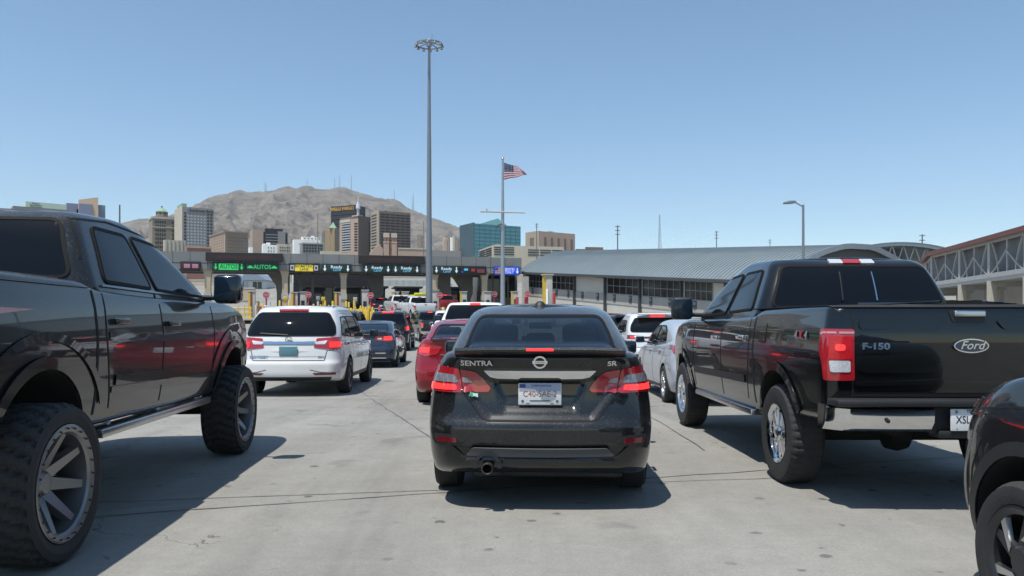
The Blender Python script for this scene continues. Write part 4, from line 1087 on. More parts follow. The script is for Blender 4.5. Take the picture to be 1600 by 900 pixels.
# radio masts on the ridge
for px, h in ((414, 13), (416, 9), (523, 14), (531, 16), (549, 22), (616, 13), (644, 17), (646, 24), (480, 8)):
    X = (px-CX)/F*YR; z = (HY-ridge(px))/F*YR-6
    mb = MB(); H_ = h/F*YR*1.0+8
    mb.tube((X, YR, z), (X, YR, z+H_), 1.1, .7, 6)
    tag(mb.build('radio_mast', mat('far_steel', (.16, .16, .17), .6)), 'thin radio mast on the bare mountain ridge', 'mast', 'radio masts on the ridge')

# ------------------------------------------------------------------ city
WIN = mat('far_window', (.016, .018, .022), .6, spec=.15)
WINP = mat('pale_window', (.42, .45, .48), .25)
class Bld:
    """box building: corner at pixel c and distance Y; right face runs to pixel r, left face to pixel l"""
    def __init__(s, label, l, c, r, top, Y, m, phi=0, m2=None, name='office_building', cat='building', depth=30, group=None):
        uc, ul, ur = [(p-CX)/F for p in (c, l, r)]; P = Vector((uc*Y, Y, 0)); f = R(phi)
        if l < c: f = max(f, math.atan(-ul)+.13)
        s.phi = f
        s.Lr = (ur*P.y-P.x)/(math.cos(f)-ur*math.sin(f))
        s.Ll = (P.x-ul*P.y)/(math.sin(f)+ul*math.cos(f)) if l < c else depth
        s.Y, s.H = Y, EYE+(HY-top)/F*Y
        s.root = empty(name, P, f, label, cat, group)
        mb = MB(); mb.box(0, s.Lr, 0, s.Ll, -5, s.H); s.wall = mb.build('wall', m, s.root)
        s.sx = s.Lr/max(1, (r-c)); s.m = m
    def zp(s, py): return EYE+(HY-py)/F*s.Y
    def grid(s, face, x0, x1, z0, z1, nx, nz, fw=.55, fh=.5, m=None, name='window', skip=None):
        """windows in a grid; x0..x1 fractions of the face, z0,z1 pixel rows"""
        Lf = s.Lr if face == 'r' else s.Ll; za, zb = s.zp(z0), s.zp(z1)
        cw, ch = (x1-x0)*Lf/nx, (zb-za)/nz
        me = MB().box(-.5, .5, -.5, .5, -.5, .5).mesh('window', m or WIN); first = True
        for i in range(nx):
            for j in range(nz):
                if skip and skip(i, j): continue
                o = link(name, me, s.root)
                a, z = x0*Lf+(i+.5)*cw, za+(j+.5)*ch
                if face == 'r': o.location = (a, 0, z); o.scale = (cw*fw, .5, ch*fh)
                else: o.location = (-.12, a, z); o.scale = (.8, cw*fw, ch*fh)
    def block(s, x0, x1, y0, y1, pz0, pz1, m, name='roof_block'):
        return MB().box(x0*s.Lr, x1*s.Lr, y0*s.Ll, y1*s.Ll, s.zp(pz0), s.zp(pz1)).build(name, m, s.root)
    def trim(s, face, pz0, pz1, m, name='cornice', out=.5, x0=0, x1=1):
        z0, z1 = s.zp(pz0), s.zp(pz1); mb = MB()
        if face == 'r': mb.box(x0*s.Lr-.01, x1*s.Lr+.01, -out, .3, z0, z1)
        else: mb.box(-out, .3, x0*s.Ll, x1*s.Ll, z0, z1)
        return mb.build(name, m, s.root)
def wallm(n, h, k=1.0): return mat('wall_'+n, tuple(c*k for c in lin(h)), .85, var=.10, scale=.08)
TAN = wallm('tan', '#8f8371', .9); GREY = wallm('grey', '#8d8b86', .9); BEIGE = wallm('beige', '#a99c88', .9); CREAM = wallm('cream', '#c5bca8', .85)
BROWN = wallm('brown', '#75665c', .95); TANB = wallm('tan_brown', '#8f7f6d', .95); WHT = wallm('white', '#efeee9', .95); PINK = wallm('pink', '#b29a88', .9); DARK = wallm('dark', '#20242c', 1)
BRICK = wallm('brick', '#94685c', .9); VERD = mat('verdigris', lin('#86a283'), .8, var=.15, scale=.3); TEAL = mat('teal_glass', lin('#3f7f86'), .12, spec=.7, var=.12, scale=.06); TEALD = mat('dark_teal_glass', lin('#16323c'), .1, spec=.7)

# old hotel with a green pyramid lantern
b = Bld('tan brick hotel tower with a green pyramid roofed lantern on top', 233, 238, 288, 339, 800, TAN, 20, name='hotel_building')
b.trim('r', 341, 338, CREAM, out=.8); b.trim('l', 341, 338, CREAM, out=.8); b.trim('r', 355, 353.6, CREAM, 'string_course', .4)
b.grid('r', .08, .42, 395, 343, 5, 8, .62, .55); b.grid('r', .60, .97, 395, 343, 5, 8, .62, .55)
def lantern(b, x0, x1, pz0, pz1, pz2, m, rm, nm='lantern'):
    cx = (x0+x1)/2*b.Lr; w = (x1-x0)/2*b.Lr; cy = .3*b.Ll+w
    mb = MB(); mb.tube((cx, cy, b.zp(pz0)), (cx, cy, b.zp(pz1)), w, w*.95, 8); o = mb.build(nm, m, b.root)
    mb = MB(); mb.tube((cx, cy, b.zp(pz1)), (cx, cy, b.zp(pz2)), w*1.08, .4, 8); r = mb.build('pyramid_roof', rm, o)
    MB().tube((cx, cy, b.zp(pz2+.6)), (cx, cy, b.zp(pz2-1.6)), .9, .7, 8).build('finial', DARK, o)
    me = MB()
    for i in range(8):
        a = 2*math.pi*(i+.5)/8
        MB().box(-w*.16, w*.16, -.2, .2, b.zp(pz0)*.25+b.zp(pz1)*.75-1, b.zp(pz1)-1).build('lantern_opening', DARK, o, loc=(cx+w*.93*math.cos(a), cy+w*.93*math.sin(a), 0)).rotation_euler[2] = a+math.pi/2
b.block(.10, .98, .2, .9, 339, 336, TAN); lantern(b, .16, .55, 337, 328, 320, TANB, VERD)
# bank tower
b = Bld('grey bank tower with lettering under its roof and rows of small windows', 273, 285, 334, 323, 760, GREY, 33, name='bank_tower')
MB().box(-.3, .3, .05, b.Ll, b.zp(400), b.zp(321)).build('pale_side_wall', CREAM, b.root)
b.block(.03, .19, .2, .8, 323, 316, VERD); b.block(.3, .42, .3, .6, 323, 319.5, CREAM)
b.grid('r', .03, .97, 386, 334, 9, 11, .5, .5, WINP, skip=lambda i, j: i > 6 or i < 1); b.grid('r', .03, .97, 386, 330, 9, 11, .55, .5, WIN, skip=lambda i, j: 1 <= i <= 6)
letters('lettering', 'Southwest Bank', 3.6, DARK, b.root, Matrix.Translation((b.Lr*.60, -.35, b.zp(327.6))) @ REARM, .15, .95, 0, .06)
MB().box(b.Lr*.15, b.Lr*.28, -.4, .1, b.zp(329.5), b.zp(326)).build('bank_logo', mat('logo_violet', lin('#6d6b9e'), .6), b.root)
# beige low office
b = Bld('beige square office block with many small windows and flat eaves', 328, 352, 388, 362, 620, TANB, 36)
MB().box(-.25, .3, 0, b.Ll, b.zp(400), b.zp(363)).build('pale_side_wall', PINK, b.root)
b.trim('r', 363, 360.8, TANB, 'eaves', 1.0); b.trim('l', 363, 360.8, TANB, 'eaves', 1.0)
b.grid('l', .05, .95, 393, 367, 8, 6, .45, .45, TANB); b.grid('r', .04, .96, 394, 368, 6, 5, .8, .25, BROWN, 'window_band')
b.block(.1, .3, .3, .6, 362, 356.5, TANB)
# white and dark office
b = Bld('office block with pale stair tower and dark ribbon glazing', 409, 411, 446, 362, 700, DARK, 12)
b.grid('r', .1, .85, 386, 364, 1, 5, .95, .3, GREY, 'spandrel_band')
MB().box(-9, 0.2, -.6, 18, -5, b.zp(359)).build('stair_tower', PINK, b.root); MB().box(b.Lr*.66, b.Lr*.99, -.8, 8, -5, b.zp(360.5)).build('grey_tower', GREY, b.root)
b.block(.12, .9, .2, .8, 362, 356, DARK); MB().box(b.Lr*1.0, b.Lr*1.1, 1, 9, -5, b.zp(362.5)).build('end_block', DARK, b.root)
# white low houses
for k, (l, c, r, t, Y, m, lb) in enumerate((
    (388, 390, 395, 386, 430, WHT, 'tiny white house beside the beige square office'),
    (409, 411, 432, 382, 420, WHT, 'white stucco house with stepped parapets below the dark ribbon glazed office'),
    (432, 434, 456, 381, 440, CREAM, 'cream flat roofed building right of the white stucco house'),
    (457, 459, 500, 374, 520, WHT, 'white terraced building with stepped upper floors'),
    (470, 472, 505, 379.5, 460, GREY, 'low grey office with rows of square windows before the white terraces'),
    (500, 502, 531, 392, 430, CREAM, 'low cream block below the tan and glass hotel'),
    (255, 257, 290, 374.5, 430, CREAM, 'row of cream silos below the old hotel'),
    (290, 292, 330, 384, 420, BRICK, 'low brick building below the bank tower'),
    (620, 622, 668, 387, 480, PINK, 'long pale pink block beside the tall mast'),
    (668, 670, 720, 391, 520, GREY, 'low grey rooftop right of the tall mast'))):
    b = Bld(lb, l, c, r, t, Y, m, 14, name='low_building')
    if k == 1: b.block(.3, .55, .1, .6, t, t-3.5, WHT); b.block(.0, .2, .1, .6, t, t-1.5, WHT); b.grid('r', .3, .9, 395, 384, 3, 2, .3, .35)
    if k == 3: b.block(.32, .95, .1, .7, t, t-5, WHT); b.block(.68, .8, .2, .6, t-5, t-7, WHT); b.grid('r', .35, .9, t, t-4, 4, 1, .3, .4)
    if k == 4: b.grid('r', .03, .97, 394, 381, 7, 3, .6, .5); b.trim('r', 380.5, 378.5, CREAM, 'parapet', .3)
    if k == 6:
        for i in range(5): b.trim('r', 398, 375, GREY, 'silo_seam', .3, .19*i+.10, .19*i+.125)
    if k == 7: b.trim('r', 387, 384.5, PINK, 'parapet', .4)
    if k == 2: b.grid('r', .1, .9, 394, 384, 5, 2, .4, .4)
    if k == 8: b.trim('r', 389, 387, CREAM, 'parapet', .3); b.block(.7, .9, .2, .6, 387, 384.5, GREY)
# dark bank slab
b = Bld('black glass bank slab with golden lettering at its top left', 517, 554.5, 571, 320, 950, DARK, 64, name='bank_slab')
b.grid('l', .02, .98, 392, 330, 1, 9, .98, .18, mat('dark_band', lin('#0e1117'), .3), 'spandrel_band')
ML = Matrix(((0, 0, -1, 0), (-1, 0, 0, 0), (0, 1, 0, 0), (0, 0, 0, 1)))
letters('lettering', 'WELLS FARGO', 5.4, mat('gold_letters', lin('#c9962f'), .4), b.root, Matrix.Translation((-.35, b.Ll*.52, b.zp(325))) @ ML, .2, 1.0, bold=.12).scale.y = 1
# art deco tower
b = Bld('slender ochre tower with a small green pyramid roof', 509, 523, 531, 356, 720, TAN, 50, name='deco_tower')
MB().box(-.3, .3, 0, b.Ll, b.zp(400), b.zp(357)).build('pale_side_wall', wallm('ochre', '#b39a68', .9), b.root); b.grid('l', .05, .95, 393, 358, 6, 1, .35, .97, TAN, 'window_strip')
cx, cy = b.Lr*.3, b.Ll*.35; MB().tube((cx, cy, b.zp(356)), (cx, cy, b.zp(346.5)), b.Ll*.36, .3, 4).build('pyramid_roof', VERD, b.root)
# striped hotel
b = Bld('tan hotel tower with pale glazed bays and a plain brown side', 531, 560, 579, 337, 640, BROWN, 48, name='hotel_tower')
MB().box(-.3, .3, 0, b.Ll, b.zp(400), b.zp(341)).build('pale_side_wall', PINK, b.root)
b.grid('l', .02, .20, 393, 347, 1, 11, .9, .5); b.grid('l', .40, .86, 393, 345, 3, 12, .92, .42, WINP); b.grid('l', .40, .86, 391, 343, 1, 12, .98, .35, WIN, 'window_band')
b.trim('l', 345, 340.5, CREAM, 'roof_sign_board', .6, .4, .95); b.block(0, .35, 0, .35, 341, 335.5, CREAM); b.grid('r', .85, .99, 393, 345, 1, 11, .9, .5, DARK)
mb = MB(); mb.lathe([(1.1, 0), (1.1, 5), (1.9, 6), (1.6, 9), (.3, 12), (.2, 16)], 10, 0, 'z', (b.Lr*.1, 2, b.zp(337))); mb.build('roof_aerial', mat('pale_steel', (.5, .52, .56), .5), b.root, sm=40)
# tall brown slab
b = Bld('tall brown office slab striped by dark recessed window rows', 580, 592.5, 641.5, 329, 620, BROWN, 30, name='office_slab')
MB().box(-.3, .3, 0, b.Ll, b.zp(400), b.zp(328.5)).build('pale_side_wall', BEIGE, b.root)  # sunlit left face: the light is put into a paler wall colour
b.grid('r', .02, .98, 386, 332, 6, 12, .86, .34); b.grid('l', .25, .95, 388, 332, 1, 12, .9, .3)
b.block(.08, .22, .3, .6, 329, 327, WHT); b.block(.45, .53, .3, .6, 329, 327.2, WHT)
# brick church with twin lantern towers
b = Bld('pinkish brick church with twin lantern towers before the brown slab', 599.5, 600, 622, 377, 430, BRICK, 4, name='brick_church', depth=14)
for x in (.17, .72):
    cx = x*b.Lr; o = MB().box(cx-1.3, cx+1.3, -.8, 2.2, -5, b.zp(378)).build('bell_tower', PINK, b.root)
    for sx in (-1, 1):
        MB().box(cx+sx*.75-.6, cx+sx*.75+.6, -.6, .8, b.zp(378), b.zp(371)).build('belfry', BRICK, o)
        MB().box(cx+sx*.75-.75, cx+sx*.75+.75, -.75, 1.0, b.zp(371), b.zp(364)).build('lantern_cap', CREAM, o)
    MB().box(cx-1.5, cx+1.5, -1.0, 2.4, b.zp(379), b.zp(377.6)).build('cornice', CREAM, o)
mb = MB(); mb.prism([(-7.5, -5), (-.5, -5), (-.5, b.zp(390)), (-2.4, b.zp(381)), (-6.8, b.zp(393))], 0, 8); mb.build('gable_wall', PINK, b.root)
# teal glass block
b = Bld('teal glass office block with a small pyramid crest and dark left face', 718.5, 741, 813.5, 349, 700, TEAL, 30, name='glass_building')
MB().box(-.3, .3, 0, b.Ll, b.zp(400), b.zp(347.5)).build('dark_side_glazing', TEALD, b.root)
for i in range(8): b.trim('r', 352+i*6, 351.5+i*6, mat('teal_mullion', lin('#1f4a52'), .4), 'glazing_rail', .15)
for i in range(1, 9): b.trim('r', 400, 349.5, mat('teal_mullion', lin('#1f4a52'), .4), 'glazing_mullion', .12, i/9-.002, i/9+.002)
x0, x1, xm = b.Lr*.12, b.Lr*.70, b.Lr*.50; z0, z1 = b.zp(349), b.zp(338.5)
mb = MB(); mb.add([(x0, 0, z0), (x1, 0, z0), (xm, 0, z1), (x0, b.Ll*.5, z0), (x1, b.Ll*.5, z0), (xm, b.Ll*.5, z1-2)], [(0, 1, 2), (3, 5, 4), (0, 2, 5, 3), (1, 4, 5, 2), (0, 3, 4, 1)]); mb.build('pyramid_crest', mat('pale_teal_roof', lin('#7cb3b3'), .25), b.root)
# parking garage and court house
b = Bld('cream multistorey car park with long dark open decks', 748, 770, 881, 383, 480, CREAM, 16, name='parking_garage')
b.grid('r', .01, .30, 399, 384.5, 2, 4, .9, .38, DARK, 'open_deck'); b.grid('r', .48, .99, 399, 387, 3, 3, .9, .35, DARK, 'open_deck'); b.grid('l', .05, .97, 399, 385, 2, 4, .9, .35, DARK, 'open_deck')
b.block(.08, .2, .2, .5, 383, 380, CREAM)
b = Bld('sandy court block with tall dark window slits', 821.5, 843, 898.5, 361, 560, PINK, 36, name='court_building')
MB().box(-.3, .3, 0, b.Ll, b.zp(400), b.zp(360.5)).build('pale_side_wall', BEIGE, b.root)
b.grid('r', .06, .99, 388, 370, 5, 1, .30, 1, BROWN); b.grid('l', .25, .8, 386, 370, 1, 1, .5, 1, BROWN); b.block(.38, .5, .3, .5, 361, 358.5, PINK)
b = Bld('low brown rooftop plant room behind the hall roof', 899, 901, 943.5, 389, 300, BROWN, 12, name='roof_plant_room'); b.block(.35, .98, .1, .8, 389, 385.5, BROWN)
# left edge
b = Bld('pale green warehouse with dark green lettering on its parapet', 38, 40, 103, 314.5, 150, mat('mint_wall', lin('#c0cfbb'), .8), 20, name='warehouse', depth=20)
for i, (s_, z) in enumerate((('Benito', 316.6), ('San Jacinto', 319.5), ('Almacenes', 322.4))): letters('lettering', s_, .42, mat('lettering_green', lin('#2c4a3a'), .6), b.root, Matrix.Translation((b.Lr*.25, -.03, b.zp(z))) @ REARM, .01, 1.1)
MB().box(b.Lr*-.35, b.Lr*1.0, -3, .0, b.zp(330), b.zp(326)).build('grey_canopy', GREY, b.root)
b = Bld('blue violet round fronted building with an orange blade rising from it', 103, 104, 164, 317, 170, mat('violet_wall', lin('#888ca0'), .8), 10, name='blade_building', depth=14)
b.grid('r', .22, .72, 334, 325, 2, 1, .7, .8); b.trim('r', 340, 316.5, mat('blue_grey_wall', lin('#7d8a99'), .8), 'side_bay', .4, .78, 1.0)
mb = MB(); x0, x1 = b.Lr*.30, b.Lr*.80
mb.add([(x0, -.5, b.zp(345)), (x1, -1, b.zp(345)), (x1, -1, b.zp(305)), (x0, -.5, b.zp(311)), (x0, .3, b.zp(345)), (x1, .3, b.zp(345)), (x1, .3, b.zp(305)), (x0, .3, b.zp(311))], [(0, 1, 2, 3), (7, 6, 5, 4), (0, 4, 5, 1), (1, 5, 6, 2), (2, 6, 7, 3), (3, 7, 4, 0)])
mb.build('orange_blade', mat('orange_wall', lin('#cbb195'), .8), b.root)
MB().box(x0-.01, x1-1.2, -1.1, -.4, b.zp(345), b.zp(317.2)).build('curved_front', mat('violet_wall', lin('#888ca0'), .8), b.root)

# small filler houses along the foot of the slope
random.seed(3)
for i in range(26):
    px = random.choice((random.uniform(345, 520), random.uniform(640, 730), random.uniform(200, 330))); Y = random.uniform(900, 1300); w_ = random.uniform(3, 9)
    py = random.uniform(371, 386); mm_ = random.choice((CREAM, WHT, PINK, GREY, TANB))
    a = at(px, py, Y); h = random.uniform(5, 9)
    mb = MB(); mb.box(0, w_/F*Y, 0, 14, -30, h); mb.box(1, w_/F*Y*.5, 2, 9, h, h+1.5)
    tag(mb.build('hillside_house', mm_, loc=a), 'small flat roofed house on the foot of the bare mountain', 'house', 'houses at the foot of the mountain')
# ------------------------------------------------------------------ inspection plaza
FO = Vector((-30.2, 80.0, 0)); FA = math.atan2(.022, .0906); FC, FS = math.cos(FA), math.sin(FA)
def fx(px):
    u = (px-CX)/F; return (u*FO.y-FO.x)/(FC-u*FS)
def fY(px): return FO.y+fx(px)*FS
def fz(px, py): return EYE+(HY-py)/F*fY(px)
CLAD = mat('grey_cladding', (.19, .195, .19), .55, var=.12, scale=.7); SEAM = mat('cladding_seam', (.02, .02, .02), .8)
CONC = mat('smooth_concrete', (.26, .255, .24), .8, var=.12, scale=1.5); TANC = mat('tan_column', (.46, .37, .26), .75, var=.1, scale=2)
BOOTH = mat('booth_dark', (.018, .019, .021), .35); DGL = mat('booth_glass', (.01, .013, .016), .06)
YEL = mat('safety_yellow', (.62, .42, .05), .5, var=.1, scale=5); RED = mat('bollard_red', (.45, .05, .06), .5, var=.1, scale=5); MAR = mat('maroon_panel', (.22, .05, .05), .6)
PALE = mat('pale_concrete', (.42, .40, .36), .8, var=.1, scale=2); STLG = mat('galvanised', (.34, .36, .38), .4, metal=.6, var=.1, scale=3); PGRY = mat('pole_grey', (.20, .22, .24), .45, metal=.3, var=.08, scale=2)
can = empty('inspection_canopy', FO, FA, 'long grey clad inspection canopy spanning all lanes, with tan columns', 'canopy')
zt, zb = 8.2, 6.45
xL, xR = fx(60), fx(815)
mb = MB(); mb.box(xL, xR, 0, .9, zb, zt)
x = xL+.7
while x < xR-.3: mb.box(x-.02, x+.02, -.004, .2, zb+.002, zt-.002, 1); x += 1.62
mb.build('fascia', [CLAD, SEAM], can)
MB().box(xL, xR, -.02, .03, zb+.62, zb+.66).build('fascia_joint', SEAM, can)
MB().box(xL+.1, xR-.1, .9, 7.5, 6.9, 7.5).build('canopy_roof', CONC, can)
for yy in (3, 7): MB().box(xL+.2, xR-.2, yy, yy+.4, 6.4, 6.9).build('roof_beam', CLAD, can)
for px in (205, 324, 445, 537, 680, 758):
    X = fx(px); g0 = 1.75
    mb = MB(); mb.box(X-.28, X+.28, .2, .9, g0, 5.0)
    for s in (-1, 1): mb.prism([(X, 5.0), (X+s*.28, 5.0), (X+s*.30, 5.7), (X+s*.40, 6.2), (X+s*.55, zb), (X, zb)] if s > 0 else [(X, zb), (X-.55, zb), (X-.40, 6.2), (X-.30, 5.7), (X-.28, 5.0), (X, 5.0)], .2, .9)
    c_ = mb.build('column', TANC, can)
    MB().box(X-.34, X+.34, .12, .98, 3.5, 4.1).build('column_collar', PALE, c_)
# second frame line with haunched concrete legs
for px in (438, 596, 708, 745):
    X = fx(px); s = 1 if px in (330,) else -1
    mb = MB(); pts = [(0, 7.0), (0, 4.4), (.25, 3.8), (.25, 1.7), (1.35, 1.7), (1.35, 4.4), (1.5, 5.2), (2.1, 6.1), (3.0, 7.0)]
    mb.prism([(X-s*(p[0]-.7)*-1, p[1]) if s < 0 else (X-(p[0]-.7), p[1]) for p in pts], 6.0, 7.0); mb.build('haunched_leg', CLAD if px > 500 else CONC, can)
# lane signs
GRN = mat('sign_dark_green', (.010, .035, .028), .35); BLKS = mat('sign_black', (.010, .010, .011), .4); LEDG = mat('led_green', lin('#2fbf62'), .5, emit=lin('#2fbf62'), estr=.25); LEDW = mat('led_white', (.75, .77, .8), .5, emit=(.75, .77, .8), estr=.2)
LEDY = mat('led_amber', lin('#cdb635'), .5, emit=lin('#cdb635'), estr=.35); LEDD = mat('led_dark', (.012, .03, .015), .5); LEDB = mat('led_blue', lin('#1e50d6'), .5, emit=lin('#1e50d6'), estr=.3); LEDR = mat('led_red', lin('#a3252a'), .5, emit=lin('#a3252a'), estr=.2); LEDC = mat('led_cyan', lin('#4cb5d8'), .5, emit=lin('#4cb5d8'), estr=.25)
FM = Matrix.Translation(FO) @ Matrix.Rotation(FA, 4, 'Z')
class Sign:
    def __init__(s, p0, p1, label, base, z0=None, z1=None):
        s.x0, s.x1 = fx(p0), fx(p1); s.w = s.x1-s.x0; s.z0, s.z1 = z0 or 6.32, z1 or 7.15
        s.c = (s.z0+s.z1)/2; s.h = s.z1-s.z0
        s.root = empty('lane_sign', FM @ Vector(((s.x0+s.x1)/2, -.03, s.c)), FA, label, 'lane sign', 'overhead lane signs')
        MB().box(-s.w/2, s.w/2, -.22, 0, -s.h/2, s.h/2).build('sign_case', base, s.root, bevel=.01)
        MB().box(-s.w/2-.04, s.w/2+.04, -.16, -.02, -s.h/2-.05, s.h/2+.05).build('sign_frame', BLKS, s.root)
    def panel(s, x0, x1, z0, z1, m, name='lit_field', y=-.225): return MB().box(x0*s.w/2, x1*s.w/2, y-.008, y+.01, z0*s.h/2, z1*s.h/2).build(name, m, s.root)
    def text(s, t, x, z, size, m, sx=1.0, bold=.004): return letters('lettering', t, size*s.h, m, s.root, Matrix.Translation((x*s.w/2, -.238, z*s.h/2)) @ REARM, .002, sx, 0, bold)
    def arrow(s, x, m):
        cx, h = x*s.w/2, s.h/2
        MB().prism([(cx-.055, .75*h), (cx-.055, -.1*h), (cx-.17, -.1*h), (cx, -.8*h), (cx+.17, -.1*h), (cx+.055, -.1*h), (cx+.055, .75*h)], -.24, -.215).build('down_arrow', m, s.root)
    def carshape(s, x, m):
        cx = x*s.w/2
        MB().prism([(cx-.26, -.12), (cx+.26, -.12), (cx+.27, .0), (cx+.16, .04), (cx+.06, .14), (cx-.1, .14), (cx-.18, .03), (cx-.27, 0)], -.24, -.215).build('car_symbol', m, s.root)
s = Sign(283, 313, 'dark lane sign showing two small pink and white flags', mat('sign_plum', (.035, .012, .022), .4))
for x in (-.35, .5):
    s.panel(x-.32, x+.32, -.45, .5, mat('flag_pink', lin('#c89aa4'), .5), 'flag_field')
    for k in range(3): s.panel(x-.32, x+.32, -.35+k*.28, -.25+k*.28, mat('flag_red', lin('#a6505e'), .5), 'flag_stripe', -.232)
s = Sign(332.5, 383, 'lane sign with black AUTOS on a bright green field between arrows', GRN); s.panel(-.62, .60, -.8, .75, LEDG); s.text('AUTOS', 0, 0, .74, LEDD, .86); s.arrow(-.80, LEDG); s.arrow(.80, LEDG)
s = Sign(385, 435, 'lane sign with green AUTOS between two small car symbols', GRN); s.text('AUTOS', 0, 0, .74, LEDG, .86); s.carshape(-.75, LEDG); s.carshape(.75, LEDG)
s = Sign(452, 498.5, 'lane sign with a yellow BIOMETRIC LANE field between grey symbols', BLKS); s.panel(-.62, .60, -.85, .75, LEDY); s.text('BIOMETRIC', 0, .36, .46, LEDD, .95); s.text('LANE', 0, -.40, .46, LEDD, .95)
for x in (-.8, .8): s.panel(x-.13, x+.13, -.65, .65, mat('symbol_grey', (.5, .51, .52), .5), 'face_symbol'); s.panel(x-.06, x+.06, -.3, .3, BLKS, 'symbol_mark', -.232)
def ready(p0, p1, label):
    s = Sign(p0, p1, label, GRN); s.arrow(-.78, LEDW); s.arrow(.78, LEDW); s.text('Ready', 0, .30, .55, LEDW, 1.05); s.text('Lane', .02, -.38, .48, LEDC, 1.05)
ready(502.5, 548.5, 'green Ready Lane sign right of the yellow biometric sign'); ready(567, 611, 'green Ready Lane sign under the left end of the right message board')
ready(613, 656, 'green Ready Lane sign just left of the tall mast'); ready(677, 717, 'green Ready Lane sign just right of the tall mast')
s = Sign(719, 758.5, 'black lane sign with blurred blue and red shapes', BLKS); s.panel(-.72, -.42, -.1, .45, LEDC); s.panel(-.95, -.8, -.6, -.3, LEDB); s.panel(-.15, .12, -.3, .4, LEDR); s.panel(.3, .9, -.6, .35, mat('led_maroon', lin('#6b3438'), .5, emit=lin('#6b3438'), estr=.2))
s = Sign(772, 810.5, 'blue SENTRI ONLY lane sign behind the flagpole', LEDB); s.panel(-.96, -.38, -.8, .8, mat('flag_pale', lin('#c9b3c2'), .5), 'flag_field')
for k in range(4): s.panel(-.96, -.38, -.7+k*.42, -.52+k*.42, mat('flag_red', lin('#a6505e'), .5), 'flag_stripe', -.234)
s.panel(-.96, -.72, .1, .8, mat('flag_navy', lin('#3b4a78'), .5), 'flag_canton', -.237); s.text('SENTRI', .20, .36, .48, LEDW, .9); s.text('ONLY', .20, -.40, .48, LEDW, .9); s.arrow(.84, LEDW)
BOARD = mat('message_board', (.022, .015, .014), .45, var=.3, scale=1.5)
for p0, p1, lb in ((322, 442, 'long dark message board on the canopy above the AUTOS signs'), (560, 663, 'long dark message board on the canopy left of the tall mast')):
    x0, x1 = fx(p0), fx(p1); r_ = empty('message_board', FM @ Vector(((x0+x1)/2, -.05, 7.72)), FA, lb, 'message board', 'dark message boards'); w2 = (x1-x0)/2
    MB().box(-w2, w2, -.3, 0, -.42, .42).build('board_case', BLKS, r_); MB().box(-w2+.1, w2-.1, -.31, -.29, -.34, .34).build('led_face', BOARD, r_)
    random.seed(5)
    for k in range(16):
        xx = -w2*.7+k*w2*1.4/16; MB().box(xx, xx+w2*.05, -.316, -.305, -.12, .12).build('dim_led', mat('led_dim_red', (.07, .02, .018), .6), r_)
for p in (393, 495, 590, 718, 795):
    s_ = letters('clearance_mark', "14'-0\"", .34, mat('mark_yellow', lin('#9c8b45'), .6), can, Matrix.Translation((fx(p), -.03, 7.35)) @ REARM, .003)
# booths between the lanes
def booth(px, dy, label, w=2.0, h=2.9, tilt=.35):
    p = FM @ Vector((fx(px), dy, 0)); r_ = empty('inspection_booth', (p.x, p.y, GZ(p.y)+.15), FA, label, 'booth', 'inspection booths under the canopy')
    MB().prism([(-w/2, 0), (w/2, 0), (w/2, h), (-w/2, h)], 0, 3.2).build('booth_body', BOOTH, r_, bevel=.03)
    MB().box(-w/2+.2, w/2-.2, -.02, .02, 1.1, 2.2).build('window', DGL, r_); MB().box(w/2-.02, w/2+.02, .5, 2.6, 1.1, 2.2).build('window', DGL, r_); MB().box(-w/2-.02, -w/2+.02, .5, 2.6, 1.1, 2.2).build('window', DGL, r_)
    MB().box(-w/2-.35, w/2+.35, -.4, 3.5, h, h+.22).build('roof', CLAD, r_, bevel=.03); MB().box(-.35, .35, -.05, -.02, .3, .55).build('booth_vent', STLG, r_)
    MB().box(-w/2+.1, -w/2+.7, -.06, -.02, 2.35, 2.7).build('booth_sign', mat('booth_sign_grey', (.10, .11, .12), .5), r_)
for px, lb, w_ in ((490, 'dark booth in the biometric lane', 2.0), (550, 'dark booth beside the tan column', 2.3), (596, 'dark booth under the right message board', 2.0), (650, 'dark booth just left of the tall mast', 2.6), (738, 'dark booth under the black lane sign', 2.2), (792, 'dark booth beside the flagpole', 2.0)):
    booth(px, 7.5, lb, w_)
# dark inner building behind the middle lanes, side building at the right end
r_ = empty('inspection_hall', FM @ Vector((0, 13, 0)), FA, 'dark inner hall behind the biometric and middle lanes', 'building')
x0, x1 = fx(452), fx(590); MB().box(x0, x1, 0, 8, 1.5, 7.4).build('wall', mat('inner_dark', (.016, .016, .017), .7), r_)
for k in range(9):
    xx = x0+.6+k*(x1-x0)/9; MB().box(xx, xx+.9, -.05, .02, 2.3, 5.2).build('window', DGL, r_)
for px in (468, 488, 578): MB().box(fx(px)-.15, fx(px)+.15, -10, -9.7, 1.7, 6.9).build('hanging_post', mat('post_mid', (.10, .10, .10), .6), r_)
r_ = empty('gate_office', FM @ Vector((0, 4, 0)), FA, 'dark glazed office under the right end of the canopy behind the flagpole', 'building')
x0, x1 = fx(768), fx(822); MB().box(x0, x1, 0, 9, 1.5, 6.9).build('wall', mat('office_grey', (.17, .165, .15), .8), r_)
for k in range(4): 
    xx = x0+.2+k*(x1-x0-.3)/4; MB().box(xx, xx+(x1-x0)/4-.3, -.06, .02, 3.9, 6.4).build('window', DGL, r_)
MB().box(fx(810)+.1, fx(819), -6, -5.2, 1.4, 6.05).build('pale_pillar', PALE, r_)
